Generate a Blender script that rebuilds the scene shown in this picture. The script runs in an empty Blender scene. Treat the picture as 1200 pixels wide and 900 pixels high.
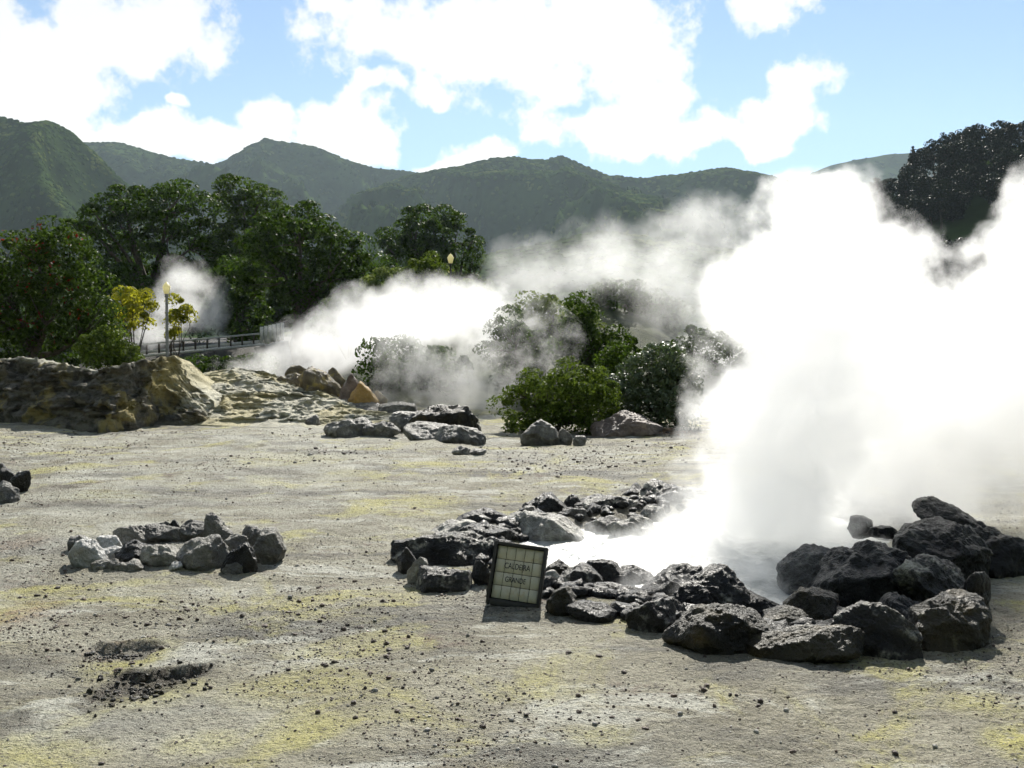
import bpy, bmesh, math, random
import numpy as np
from mathutils import Vector, Matrix

scene = bpy.context.scene
COL = scene.collection
R = math.radians

# ------------------------------------------------------------------ camera
F = 1167.0                                   # focal length in pixels of the 1200 px wide photograph
HOR = 410.0                                  # row of the horizon
TH = math.atan((450 - HOR) / F)
CAMZ = 2.2
cam_data = bpy.data.cameras.new('camera')
cam_data.sensor_width = 36.0
cam_data.lens = 36.0 * F / 1200.0
cam_data.clip_start = 0.1
cam_data.clip_end = 20000
cam = bpy.data.objects.new('camera', cam_data)
COL.objects.link(cam)
cam.location = (0, 0, CAMZ)
cam.rotation_euler = (math.pi / 2 - TH, 0, 0)
scene.camera = cam

# ------------------------------------------------------------------ sky and sun
SUN_EL, SUN_AZ = 40.0, 9.0                   # behind the hills, a little to the right
SKY_STRENGTH = 0.07
scene.view_settings.view_transform = 'Standard'
scene.view_settings.look = 'None'
scene.view_settings.exposure = 0.8
scene.view_settings.gamma = 1.0
scene.view_settings.use_curve_mapping = False

def pix_dir(px, py):
    a, b = (px - 600) / F, (450 - py) / F
    return np.array([a, math.cos(TH) + b * math.sin(TH), -math.sin(TH) + b * math.cos(TH)])

class NT:
    """small helper around a node tree"""
    def __init__(s, tree):
        s.t = tree
    def n(s, typ, **kw):
        nd = s.t.nodes.new(typ)
        for k, v in kw.items():
            setattr(nd, k, v)
        return nd
    def val(s, sock, v):
        if isinstance(v, bpy.types.NodeSocket):
            s.t.links.new(v, sock)
        elif v is not None:
            sock.default_value = v
    def math(s, op, a, b=None, c=None, clamp=False):
        m = s.n('ShaderNodeMath', operation=op, use_clamp=clamp)
        for i, v in enumerate((a, b, c)):
            s.val(m.inputs[i], v)
        return m.outputs[0]
    def vec(s, op, a, b=None, c=None):
        m = s.n('ShaderNodeVectorMath', operation=op)
        for i, v in enumerate((a, b, c)):
            s.val(m.inputs[i], v)
        return m.outputs['Value'] if op in ('LENGTH', 'DISTANCE', 'DOT_PRODUCT') else m.outputs[0]
    def noise(s, vec, scale, detail=4, rough=.55, dist=0.0, col=False):
        m = s.n('ShaderNodeTexNoise')
        s.val(m.inputs['Vector'], vec)
        m.inputs['Scale'].default_value = scale
        m.inputs['Detail'].default_value = detail
        m.inputs['Roughness'].default_value = rough
        m.inputs['Distortion'].default_value = dist
        return m.outputs['Color' if col else 'Fac']
    def ramp(s, fac, a, b, lo=0.0, hi=1.0, smooth=True):
        m = s.n('ShaderNodeMapRange', interpolation_type='SMOOTHSTEP' if smooth else 'LINEAR')
        s.val(m.inputs[0], fac)
        for i, v in enumerate((a, b, lo, hi)):
            s.val(m.inputs[i + 1], v)
        return m.outputs[0]
    def mix(s, fac, a, b, blend='MIX'):
        m = s.n('ShaderNodeMix', data_type='RGBA', blend_type=blend)
        s.val(m.inputs[0], fac)
        s.val(m.inputs[6], a if isinstance(a, bpy.types.NodeSocket) else (*a, 1))
        s.val(m.inputs[7], b if isinstance(b, bpy.types.NodeSocket) else (*b, 1))
        return m.outputs[2]

world = bpy.data.worlds.new('World')
scene.world = world
world.use_nodes = True
wt = NT(world.node_tree)
bg = world.node_tree.nodes['Background']
sky = wt.n('ShaderNodeTexSky', sky_type='NISHITA', sun_disc=False)
sky.sun_elevation = R(SUN_EL)
sky.sun_rotation = R(SUN_AZ)
sky.altitude = 200
sky.air_density = 1.0
sky.dust_density = 0.0
sky.ozone_density = 2.0
sdir = wt.n('ShaderNodeTexCoord').outputs['Generated']
warp = wt.vec('SCALE', wt.vec('SUBTRACT', wt.noise(sdir, 8.0, 3, .6, col=True), (.5, .5, .5)))
warp.node.inputs['Scale'].default_value = 0.12
wdir = wt.vec('ADD', sdir, warp)
CLOUDS = [  # centre x, y and half sizes, measured in the photograph, turned into sky directions
    (20, 40, 120, 60), (-20, 110, 110, 50), (90, 95, 45, 45), (170, 15, 95, 40), (60, 150, 90, 35), (150, 150, 75, 32),
    (225, 155, 60, 30), (290, 165, 50, 22), (335, 138, 36, 26), (400, 150, 48, 30), (440, 172, 28, 18),
    (470, 45, 90, 45), (590, 45, 110, 60), (700, 20, 100, 50), (620, 92, 50, 24), (730, 62, 75, 42), (770, 100, 45, 30),
    (690, 152, 70, 26), (770, 165, 70, 30), (740, 135, 50, 25), (835, 150, 36, 16),
    (505, 103, 36, 18), (433, 103, 26, 12), (575, 172, 45, 12), (520, 182, 30, 9), (222, 100, 17, 11), (380, 6, 30, 16), (294, 62, 9, 7),
    (905, 22, 45, 24), (960, 0, 35, 14), (950, 100, 40, 22), (915, 128, 40, 18), (900, 155, 32, 14)]
fld = None
for (cx, cy, rx, ry) in CLOUDS:
    c = pix_dir(cx, cy)
    ln = np.linalg.norm(c)
    c = c / ln
    ax, ay = 1.0 / (rx / F / ln * 1.42), 1.0 / (ry / F / ln * 1.45)
    d = wt.vec('MULTIPLY', wt.vec('SUBTRACT', wdir, tuple(c)), (ax, ax, ay))
    e = wt.math('SUBTRACT', 1.0, wt.vec('LENGTH', d))
    fld = e if fld is None else wt.math('SMOOTH_MAX', fld, e, 0.25)
# beyond the frame the same broken cumulus goes on
far_f = wt.math('MULTIPLY_ADD', wt.noise(wdir, 3.2, 2, .5), 5.0, -2.45)
axis = pix_dir(600, 230)
axis = axis / np.linalg.norm(axis)
inview = wt.ramp(wt.vec('DOT_PRODUCT', sdir, tuple(axis)), 0.80, 0.90)
mixf = wt.n('ShaderNodeMix', data_type='FLOAT')
wt.val(mixf.inputs[0], inview); wt.val(mixf.inputs[2], far_f); wt.val(mixf.inputs[3], fld)
det = wt.math('MULTIPLY_ADD', wt.noise(sdir, 27.0, 6, .64), 1.7, -0.85)
mask = wt.ramp(wt.math('ADD', mixf.outputs[0], det), 0.06, 0.48)
skyc = sky.outputs[0]
bw = wt.n('ShaderNodeRGBToBW')
wt.val(bw.inputs[0], skyc)
cloud_c = wt.vec('SCALE', (1.0, 1.0, 0.965))
wt.val(cloud_c.node.inputs['Scale'], wt.math('MULTIPLY_ADD', bw.outputs[0], .9, 4.2))
skyfin = wt.mix(mask, skyc, cloud_c)
world.node_tree.links.new(skyfin, bg.inputs[0])
bg.inputs[1].default_value = SKY_STRENGTH
world.cycles.sampling_method = 'NONE'          # the bright sky is found by bounced rays, the sun by its own lamp

sun_data = bpy.data.lights.new('sun', 'SUN')
sun_data.energy = 5.0
sun_data.angle = R(0.53)
sun_data.color = (1.0, 0.955, 0.87)
sun = bpy.data.objects.new('sun', sun_data)
COL.objects.link(sun)
SUN = Vector((math.sin(R(SUN_AZ)) * math.cos(R(SUN_EL)), math.cos(R(SUN_AZ)) * math.cos(R(SUN_EL)), math.sin(R(SUN_EL))))
sun.rotation_euler = SUN.to_track_quat('Z', 'Y').to_euler()
sun.location = (20, 120, 100)

cy = scene.cycles
cy.use_denoising = True
cy.max_bounces = 10
cy.diffuse_bounces = 3
cy.glossy_bounces = 2
cy.transmission_bounces = 4
cy.volume_bounces = 7
cy.transparent_max_bounces = 16
cy.volume_step_rate = 1.0
cy.volume_max_steps = 160
cy.use_adaptive_sampling = True
cy.adaptive_threshold = 0.03
cy.adaptive_min_samples = 16
cy.sample_clamp_indirect = 6.0

# ------------------------------------------------------------------ measuring helpers
def at(px, py, Y):
    """the point at distance Y seen at a pixel"""
    d = pix_dir(px, py)
    return np.array([0, 0, CAMZ]) + d * (Y / d[1])

def gnd(px, py, z=0.0):
    """the point on the level z seen at a pixel"""
    d = pix_dir(px, py)
    return np.array([0, 0, CAMZ]) + d * ((z - CAMZ) / d[2])

# ------------------------------------------------------------------ noise in numpy
def _hash(ix, iy, iz, seed):
    h = (ix.astype(np.int64) * 374761393 + iy.astype(np.int64) * 668265263 + iz.astype(np.int64) * 2147483647 + seed * 1274126177) & 0xffffffff
    h = ((h ^ (h >> 13)) * 1274126177) & 0xffffffff
    h = ((h ^ (h >> 16)) * 2246822519) & 0xffffffff
    return ((h ^ (h >> 15)) & 0xffff) / 32767.5 - 1.0

def vnoise(x, y, z=0.0, seed=0):
    x = np.asarray(x, float); y = np.asarray(y, float); z = np.asarray(z, float) + np.zeros_like(x)
    ix, iy, iz = np.floor(x), np.floor(y), np.floor(z)
    fx, fy, fz = x - ix, y - iy, z - iz
    fx, fy, fz = [t * t * t * (t * (t * 6 - 15) + 10) for t in (fx, fy, fz)]
    r = 0
    for a in (0, 1):
        for b in (0, 1):
            for c in (0, 1):
                w = (fx if a else 1 - fx) * (fy if b else 1 - fy) * (fz if c else 1 - fz)
                r = r + w * _hash(ix + a, iy + b, iz + c, seed)
    return r

def fbm(x, y, z=0.0, oct=4, seed=0, gain=.5, ridged=False):
    r, a, n, f = 0, 1.0, 0, 1.0
    for k in range(oct):
        v = vnoise(np.asarray(x) * f + 17.3 * k, np.asarray(y) * f - 9.1 * k, np.asarray(z) * f + 4.7 * k, seed + k)
        if ridged:
            v = 1 - 2 * np.abs(v)
        r = r + a * v; n += a; a *= gain; f *= 2.03
    return r / n

def sstep(a, b, x):
    t = np.clip((np.asarray(x, float) - a) / (b - a), 0, 1)
    return t * t * (3 - 2 * t)

# ------------------------------------------------------------------ object helpers
def mesh_obj(name, V, Fc, mat=None, parent=None, smooth=False, attrs=None):
    V = np.asarray(V, np.float32); Fc = np.asarray(Fc, np.int32)
    me = bpy.data.meshes.new(name)
    k = Fc.shape[1]
    me.vertices.add(len(V)); me.vertices.foreach_set('co', V.ravel())
    me.loops.add(Fc.size); me.loops.foreach_set('vertex_index', Fc.ravel())
    me.polygons.add(len(Fc)); me.polygons.foreach_set('loop_start', np.arange(0, Fc.size, k, dtype=np.int32))
    if smooth:
        me.polygons.foreach_set('use_smooth', np.ones(len(Fc), bool))
    for an, av in (attrs or {}).items():
        a = me.attributes.new(an, 'FLOAT', 'POINT')
        a.data.foreach_set('value', np.asarray(av, np.float32).ravel())
    me.update(calc_edges=True)
    if mat:
        me.materials.append(mat)
    o = bpy.data.objects.new(name, me)
    COL.objects.link(o)
    if parent is not None:
        o.parent = parent
    return o

def tag(o, label=None, cat=None, group=None, kind=None):
    for k, v in (('label', label), ('category', cat), ('group', group), ('kind', kind)):
        if v:
            o[k] = v
    return o

def empty(name, loc, label=None, cat=None, group=None, rz=0.0):
    o = bpy.data.objects.new(name, None)
    COL.objects.link(o)
    o.location = loc; o.rotation_euler = (0, 0, rz)
    o.empty_display_size = .2
    return tag(o, label, cat, group)

class MB:
    """collects boxes and tubes into one mesh"""
    def __init__(s):
        s.v, s.f = [], []
    def box(s, c, d, rot=None):
        b = len(s.v)
        for sx in (-1, 1):
            for sy in (-1, 1):
                for sz in (-1, 1):
                    p = Vector((sx * d[0] / 2, sy * d[1] / 2, sz * d[2] / 2))
                    if rot is not None:
                        p = rot @ p
                    s.v.append(tuple(p + Vector(c)))
        for q in ((0, 1, 3, 2), (4, 6, 7, 5), (0, 4, 5, 1), (2, 3, 7, 6), (0, 2, 6, 4), (1, 5, 7, 3)):
            s.f.append(tuple(b + i for i in q))
        return s
    def tube(s, pts, rad, n=8, cap=True):
        pts = [Vector(p) for p in pts]
        b = len(s.v)
        for i, p in enumerate(pts):
            t = (pts[min(i + 1, len(pts) - 1)] - pts[max(i - 1, 0)])
            t = t.normalized() if t.length > 1e-9 else Vector((0, 0, 1))
            u = t.orthogonal().normalized() if abs(t.z) < .9 else Vector((1, 0, 0)).cross(t).normalized()
            w = t.cross(u)
            for k in range(n):
                a = 2 * math.pi * k / n
                s.v.append(tuple(p + (u * math.cos(a) + w * math.sin(a)) * rad[i]))
        for i in range(len(pts) - 1):
            for k in range(n):
                s.f.append((b + i * n + k, b + i * n + (k + 1) % n, b + (i + 1) * n + (k + 1) % n, b + (i + 1) * n + k))
        return s
    def lathe(s, c, prof, n=12):
        b = len(s.v)
        for (r, z) in prof:
            for k in range(n):
                a = 2 * math.pi * k / n
                s.v.append((c[0] + r * math.cos(a), c[1] + r * math.sin(a), c[2] + z))
        for i in range(len(prof) - 1):
            for k in range(n):
                s.f.append((b + i * n + k, b + i * n + (k + 1) % n, b + (i + 1) * n + (k + 1) % n, b + (i + 1) * n + k))
        return s
    def build(s, name, mat, parent=None, smooth=False):
        return mesh_obj(name, s.v, s.f, mat, parent, smooth)

# ------------------------------------------------------------------ materials
MATS = {}
def new_mat(name):
    m = bpy.data.materials.new(name)
    m.use_nodes = True
    MATS[name] = m
    t = NT(m.node_tree)
    return m, t, m.node_tree.nodes['Principled BSDF']

def bump(t, b, h, strength=.5, dist=.02):
    n = t.n('ShaderNodeBump')
    n.inputs['Strength'].default_value = strength
    n.inputs['Distance'].default_value = dist
    t.val(n.inputs['Height'], h)
    t.val(b.inputs['Normal'], n.outputs[0])

def obj_rand(t):
    return t.n('ShaderNodeObjectInfo').outputs['Random']

def rock_mat(name, dark, mid, pale, pale_amt=.5, stain=None, rough=.55, spec=.5):
    m, t, b = new_mat(name)
    p = t.n('ShaderNodeNewGeometry').outputs['Position']
    n1 = t.noise(p, 2.3, 6, .6, .4)
    n2 = t.noise(p, 9.0, 6, .65)
    n3 = t.noise(p, 48.0, 4, .6)
    c = t.mix(t.ramp(n1, .36, .62), dark, mid)
    pm = t.math('MULTIPLY', t.ramp(t.math('MULTIPLY_ADD', n2, .6, t.math('MULTIPLY', n1, .5)), .74 - .34 * pale_amt, .86 - .3 * pale_amt), .85)
    c = t.mix(pm, c, pale)
    if stain:
        c = t.mix(t.math('MULTIPLY', t.ramp(t.noise(p, 3.7, 3, .5), .52, .68), .7), c, stain)
    c = t.mix(t.math('MULTIPLY', t.ramp(n3, .52, .7), .35), c, (dark[0] * .6, dark[1] * .6, dark[2] * .6))
    t.val(b.inputs['Base Color'], c)
    b.inputs['Roughness'].default_value = rough
    b.inputs['Specular IOR Level'].default_value = spec
    bump(t, b, t.math('ADD', t.math('MULTIPLY', n2, 1.0), t.math('MULTIPLY', n3, .4)), 1.0, .07)
    return m

rock_mat('basalt', (.010, .0097, .0088), (.032, .030, .026), (.34, .32, .26), .34, rough=.36, spec=.3)
rock_mat('basalt_crust_sunlit', (.011, .0105, .0095), (.042, .039, .033), (.48, .46, .38), .56, rough=.38, spec=.3)  # pale patches: mineral crust, strengthened to paint in sunlit tops
rock_mat('basalt_mossy', (.014, .0125, .009), (.048, .042, .027), (.26, .24, .15), .32, (.085, .062, .02), rough=.45, spec=.3)
rock_mat('sinter_rock', (.17, .16, .14), (.30, .285, .25), (.52, .50, .43), .6)
rock_mat('grey_rock', (.045, .043, .04), (.12, .114, .10), (.36, .345, .29), .45)
rock_mat('ring_stone', (.07, .066, .056), (.19, .178, .148), (.42, .40, .335), .5)
rock_mat('white_rock', (.33, .325, .31), (.46, .45, .42), (.60, .59, .56), .6)
rock_mat('sulphur_rock', (.09, .07, .04), (.20, .155, .08), (.33, .27, .11), .5, (.35, .26, .05))
rock_mat('orange_rock', (.28, .16, .035), (.42, .25, .06), (.50, .36, .14), .5, (.50, .30, .05))
rock_mat('red_rock', (.10, .075, .06), (.20, .15, .12), (.30, .25, .20), .4)

rock_mat('clod_brown', (.06, .042, .03), (.14, .095, .065), (.26, .21, .145), .4)

def ground_material():
    m, t, b = new_mat('fumarole_ground')
    p = t.n('ShaderNodeNewGeometry').outputs['Position']
    def attr(nm):
        return t.n('ShaderNodeAttribute', attribute_name=nm).outputs['Fac']
    n1 = t.noise(p, .22, 5, .6, .6)
    n2 = t.noise(p, 1.1, 6, .65, .4)
    n3 = t.noise(p, 7.0, 5, .7)
    n4 = t.noise(p, 38.0, 4, .7)
    n5 = t.noise(t.vec('MULTIPLY', p, (.5, 1.6, 1)), .55, 5, .65, .5)
    c = t.mix(t.ramp(n2, .3, .7), (.235, .215, .148), (.40, .375, .275))
    c = t.mix(t.math('MULTIPLY', t.ramp(n5, .49, .62), .9), c, (.125, .12, .10))           # grey mud
    pal = t.noise(t.vec('MULTIPLY', p, (.7, 1.5, 1)), .9, 6, .7, .7)
    c = t.mix(t.math('MULTIPLY', t.ramp(pal, .52, .64), .85), c, (.60, .595, .51))           # pale crust
    yel = t.math('MULTIPLY', t.ramp(t.noise(p, .7, 5, .65, .8), .51, .66), .75)
    yel = t.math('MAXIMUM', yel, t.math('MULTIPLY', attr('sulphur'), t.ramp(n3, .25, .6)))
    c = t.mix(yel, c, (.52, .48, .14))
    c = t.mix(t.math('MULTIPLY', attr('rust'), t.ramp(n3, .3, .6)), c, (.26, .12, .035))
    c = t.mix(t.math('MULTIPLY', t.ramp(t.noise(p, .9, 4, .6), .56, .7), t.ramp(n3, .45, .62)), c, (.16, .105, .07))  # reddish clods
    c = t.mix(t.math('MULTIPLY', attr('damp_and_shade'), t.ramp(n3, .2, .55, .5, 1.0)), c, (.06, .05, .035))
    c = t.mix(t.math('MULTIPLY', t.math('MULTIPLY', attr('crust'), t.ramp(n2, .3, .6)), .8), c, (.58, .57, .48))
    c = t.mix(t.math('MULTIPLY', t.ramp(n4, .53, .66), .85), c, (.085, .077, .06))
    n6 = t.noise(p, 17.0, 5, .75)
    rough_zone = t.ramp(t.noise(p, .45, 4, .6, .5), .42, .60, .25, 1.0)
    c = t.mix(t.math('MULTIPLY', t.ramp(n6, .57, .65), rough_zone), c, (.075, .062, .045))
    c = t.mix(t.math('MULTIPLY', t.ramp(n6, .42, .34), .4), c, (.52, .50, .41))
    c = t.mix(t.math('MULTIPLY', t.ramp(n3, .57, .72), .5), c, (.14, .12, .09))
    c = t.mix(t.math('MULTIPLY', t.ramp(t.noise(p, 90.0, 3, .6), .56, .7), .4), c, (.58, .55, .46))
    turf = attr('turf')
    tc = t.mix(t.ramp(n2, .35, .65), (.02, .032, .009), (.07, .09, .022))
    c = t.mix(turf, c, tc)
    c = t.mix(attr('soil'), c, (.035, .032, .022))
    t.val(b.inputs['Base Color'], c)
    b.inputs['Roughness'].default_value = .75
    b.inputs['Specular IOR Level'].default_value = .3
    h = t.math('ADD', t.math('ADD', t.math('MULTIPLY', n3, 1.0), t.math('MULTIPLY', n4, .45)), t.math('MULTIPLY', n6, .8))
    bump(t, b, h, 1.0, .12)
    return m
ground_material()

def bank_material():
    m, t, b = new_mat('clay_bank')
    p = t.n('ShaderNodeNewGeometry').outputs['Position']
    st = t.noise(t.vec('MULTIPLY', p, (.9, .9, 2.6)), 1.1, 6, .68, .8)
    n2 = t.noise(p, 3.2, 6, .68, .5)
    n3 = t.noise(p, 15.0, 4, .65)
    c = t.mix(t.ramp(st, .34, .62), (.040, .036, .030), (.15, .14, .112))
    c = t.mix(t.math('MULTIPLY', t.ramp(n2, .48, .66), .75), c, (.028, .025, .020))
    c = t.mix(t.math('MULTIPLY', t.ramp(t.noise(p, .8, 4, .6, .6), .52, .66), .6), c, (.36, .29, .10))
    c = t.mix(t.math('MULTIPLY', t.n('ShaderNodeAttribute', attribute_name='crust').outputs['Fac'], t.ramp(n2, .28, .58, .45, 1.0)), c, (.50, .48, .385))
    c = t.mix(t.math('MULTIPLY', t.n('ShaderNodeAttribute', attribute_name='sulphur').outputs['Fac'], .8), c, (.42, .34, .10))
    c = t.mix(t.math('MULTIPLY', t.ramp(n3, .55, .7), .5), c, (.10, .09, .07))
    t.val(b.inputs['Base Color'], c)
    b.inputs['Roughness'].default_value = .9
    b.inputs['Specular IOR Level'].default_value = .2
    bump(t, b, t.math('ADD', n2, t.math('MULTIPLY', n3, .4)), .9, .12)
    return m
bank_material()

def leaf_mat(name, a, b_, trans=.35, gloss=.04, var=.35):
    m, t, b = new_mat(name)
    p = t.n('ShaderNodeNewGeometry').outputs['Position']
    n = t.noise(p, .8, 3, .6)
    r = t.n('ShaderNodeNewGeometry').outputs['Random Per Island']
    c = t.mix(t.ramp(t.math('MULTIPLY_ADD', n, .6, t.math('MULTIPLY', r, .4)), .3, .75), a, b_)
    t.val(b.inputs['Base Color'], c)
    b.inputs['Roughness'].default_value = .5
    b.inputs['Specular IOR Level'].default_value = gloss
    tr = t.n('ShaderNodeBsdfTranslucent')
    t.val(tr.inputs['Color'], t.mix(.5, c, (b_[0] * 1.5, b_[1] * 1.5, b_[2] * .8)))
    mx = t.n('ShaderNodeMixShader')
    mx.inputs[0].default_value = trans
    t.val(mx.inputs[1], b.outputs[0]); t.val(mx.inputs[2], tr.outputs[0])
    t.val(m.node_tree.nodes['Material Output'].inputs['Surface'], mx.outputs[0])
    return m
leaf_mat('leaf_dark', (.007, .016, .003), (.058, .105, .015), .38)
leaf_mat('leaf_mid', (.009, .020, .004), (.068, .115, .017), .38)
leaf_mat('leaf_bright', (.022, .042, .007), (.13, .185, .03), .34)
leaf_mat('leaf_pale', (.08, .115, .03), (.17, .215, .07), .40)
leaf_mat('leaf_yellow', (.14, .16, .02), (.38, .37, .035), .5)
leaf_mat('leaf_glossy', (.03, .052, .018), (.085, .125, .045), .22, .7)
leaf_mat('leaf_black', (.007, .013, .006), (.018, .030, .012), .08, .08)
leaf_mat('blossom_red', (.09, .010, .008), (.20, .022, .012), .2)

def canopy_mat(name, a, b_, c_):
    m, t, b = new_mat(name)
    p = t.n('ShaderNodeNewGeometry').outputs['Position']
    r = obj_rand(t)
    n = t.noise(p, .012, 4, .6)
    c = t.mix(t.ramp(t.math('MULTIPLY_ADD', n, 1.0, t.math('MULTIPLY', r, .35)), .45, .85), a, b_)
    c = t.mix(t.math('MULTIPLY', t.ramp(t.noise(p, .035, 3, .6), .52, .66), .7), c, c_)
    t.val(b.inputs['Base Color'], c)
    b.inputs['Roughness'].default_value = 1.0
    b.inputs['Specular IOR Level'].default_value = .0
    bump(t, b, t.noise(p, 1.2, 3, .7), 1.0, .8)
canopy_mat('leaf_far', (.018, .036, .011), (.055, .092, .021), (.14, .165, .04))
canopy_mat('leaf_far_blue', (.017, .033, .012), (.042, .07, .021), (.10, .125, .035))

def plain(name, col, rough=.6, spec=.4, metal=0, nscale=8, amt=.35, bmp=.2):
    m, t, b = new_mat(name)
    p = t.n('ShaderNodeNewGeometry').outputs['Position']
    n = t.noise(p, nscale, 5, .65)
    c = t.mix(t.ramp(n, .3, .7), tuple(x * (1 - amt) for x in col), tuple(min(1, x * (1 + amt * .6)) for x in col))
    t.val(b.inputs['Base Color'], c)
    t.val(b.inputs['Roughness'], t.ramp(n, .2, .8, max(.05, rough - .12), min(1, rough + .12)))
    b.inputs['Specular IOR Level'].default_value = spec
    b.inputs['Metallic'].default_value = metal
    bump(t, b, n, bmp, .01)
    return m
plain('bark', (.085, .07, .055), .9, .2, 0, 6, .5, .8)
plain('grey_metal', (.22, .225, .23), .5, .5, .3)
plain('black_metal', (.02, .02, .022), .5, .5, .2)
plain('pale_timber', (.62, .60, .54), .8, .3, 0, 12, .3)
plain('dark_timber', (.07, .055, .04), .85, .2, 0, 12, .4)
plain('concrete', (.30, .29, .27), .9, .2, 0, 5, .3)
plain('sign_box', (.028, .026, .022), .65, .4, 0, 25, .4, .3)
plain('sign_ink', (.03, .032, .045), .7, .3, 0, 60, .5, .0)
plain('hill_soil', (.034, .056, .017), 1.0, .0, 0, .02, .5, .0)
def glazed():
    m, t, b = new_mat('glazed_tile')
    p = t.n('ShaderNodeNewGeometry').outputs['Position']
    r = obj_rand(t)
    c = t.mix(t.math('MULTIPLY', r, .6), (.46, .44, .33), (.40, .38, .27))
    c = t.mix(t.math('MULTIPLY', t.ramp(t.noise(p, 9, 5, .7), .5, .72), .6), c, (.34, .26, .13))
    t.val(b.inputs['Base Color'], c)
    b.inputs['Roughness'].default_value = .3
glazed()
def lantern_glass():
    m, t, b = new_mat('lantern_glass')
    b.inputs['Base Color'].default_value = (.85, .80, .55, 1)
    b.inputs['Roughness'].default_value = .35
    tr = t.n('ShaderNodeBsdfTranslucent'); tr.inputs['Color'].default_value = (.95, .90, .62, 1)
    mx = t.n('ShaderNodeMixShader'); mx.inputs[0].default_value = .6
    t.val(mx.inputs[1], b.outputs[0]); t.val(mx.inputs[2], tr.outputs[0])
    t.val(m.node_tree.nodes['Material Output'].inputs['Surface'], mx.outputs[0])
lantern_glass()
def water_material():
    m, t, b = new_mat('hot_water')
    p = t.n('ShaderNodeNewGeometry').outputs['Position']
    n = t.noise(p, 2.2, 5, .6, .8)
    t.val(b.inputs['Base Color'], t.mix(t.ramp(n, .35, .65), (.24, .26, .24), (.40, .41, .38)))
    b.inputs['Roughness'].default_value = .28
    b.inputs['Specular IOR Level'].default_value = .6
    bump(t, b, t.math('ADD', t.noise(p, 5, 4, .6, 1.0), t.math('MULTIPLY', t.noise(p, 19, 4, .6), .4)), .7, .06)
water_material()

# ------------------------------------------------------------------ the pool outline on the ground
POOL_PX = [(560, 640), (600, 672), (660, 690), (735, 702), (800, 722), (870, 738), (930, 742), (985, 738), (1030, 715), (1060, 680),
           (1085, 645), (1075, 615), (1000, 592), (900, 583), (800, 587), (720, 597), (640, 607), (585, 618)]
POOL = np.array([gnd(*q)[:2] for q in POOL_PX])
def pool_sd(x, y):
    """signed distance to the pool outline, positive inside"""
    x = np.asarray(x, float); y = np.asarray(y, float)
    sel = (x > POOL[:, 0].min() - 2) & (x < POOL[:, 0].max() + 2) & (y > POOL[:, 1].min() - 2) & (y < POOL[:, 1].max() + 2)
    if x.size > 5000 and not sel.all():
        r = np.full(x.shape, -2.0)
        r[sel] = pool_sd(x[sel], y[sel])
        return r
    best = np.full(x.shape, 1e9); ins = np.zeros(x.shape, bool)
    n = len(POOL)
    for i in range(n):
        a, b = POOL[i], POOL[(i + 1) % n]
        e = b - a
        t = np.clip(((x - a[0]) * e[0] + (y - a[1]) * e[1]) / (e @ e), 0, 1)
        best = np.minimum(best, np.hypot(x - a[0] - t * e[0], y - a[1] - t * e[1]))
        cr = ((a[1] > y) != (b[1] > y)) & (x < (b[0] - a[0]) * (y - a[1]) / (b[1] - a[1] + 1e-12) + a[0])
        ins ^= cr
    return np.where(ins, best, -best)

# spots on the ground, measured in the photograph: x0, x1, y0, y1, strength
def spot(x, y, boxes, soft=.5):
    r = np.zeros(np.shape(x))
    for (x0, x1, y0, y1, s) in boxes:
        a = gnd((x0 + x1) / 2, (y0 + y1) / 2)
        far, near = gnd((x0 + x1) / 2, y0)[1], gnd((x0 + x1) / 2, y1)[1]
        rx = (x1 - x0) / 2 / F * a[1]; ry = (far - near) / 2
        k = np.nonzero((np.abs(x - a[0]) < 1.6 * rx) & (np.abs(y - a[1]) < 1.6 * ry))
        if not len(k[0]):
            continue
        xs, ys = x[k], y[k]
        d = np.hypot((xs - a[0]) / rx, (ys - a[1]) / ry) + .35 * fbm(xs * 2.2, ys * 2.2, 0, 3, 31)
        r[k] = np.maximum(r[k], s * sstep(1.15, 1.15 - soft, d))
    return r
PITS = [(105, 172, 754, 772, 1), (112, 218, 782, 824, 1)]
def pit_shape(x, y):
    """two little vents: sunk on the camera side of a broken crust edge"""
    depth = np.zeros(np.shape(x)); lipz = np.zeros(np.shape(x)); dark = np.zeros(np.shape(x))
    for (x0, x1, y0, y1, dpth) in ((100, 178, 754, 772, .035), (108, 222, 781, 826, .05)):
        a = gnd((x0 + x1) / 2, (y0 + y1) / 2); far = gnd(0, y0)[1]; nearp = gnd(0, y1)[1]
        rx = (x1 - x0) / 2 / F * a[1]; ry = (far - nearp) / 2
        k = np.nonzero((np.abs(x - a[0]) < 2 * rx) & (np.abs(y - a[1]) < 3 * ry))
        if not len(k[0]):
            continue
        xs, ys = x[k], y[k]
        u = (xs - a[0]) / rx + .3 * fbm(xs * 5, ys * 5, 0, 3, 61)
        v = (ys - a[1]) / ry + .5 * fbm(xs * 4, ys * 4, 0, 3, 62, .55) - .35 * np.clip(u, -1.3, 1.3) * (dpth > .04)
        b = sstep(1.1, .6, np.abs(u)) * sstep(1.05, .68, v)
        depth[k] = np.maximum(depth[k], dpth * b * sstep(-1.4, .8, v))
        lipz[k] = np.maximum(lipz[k], sstep(1.3, .6, np.abs(u)) * sstep(.86, 1.0, v) * sstep(2.3, 1.1, v))
        dark[k] = np.maximum(dark[k], sstep(1.2, .8, np.abs(u)) * sstep(1.12, .95, v) * sstep(-1.0, .0, v))
    return depth, lipz, dark

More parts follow.
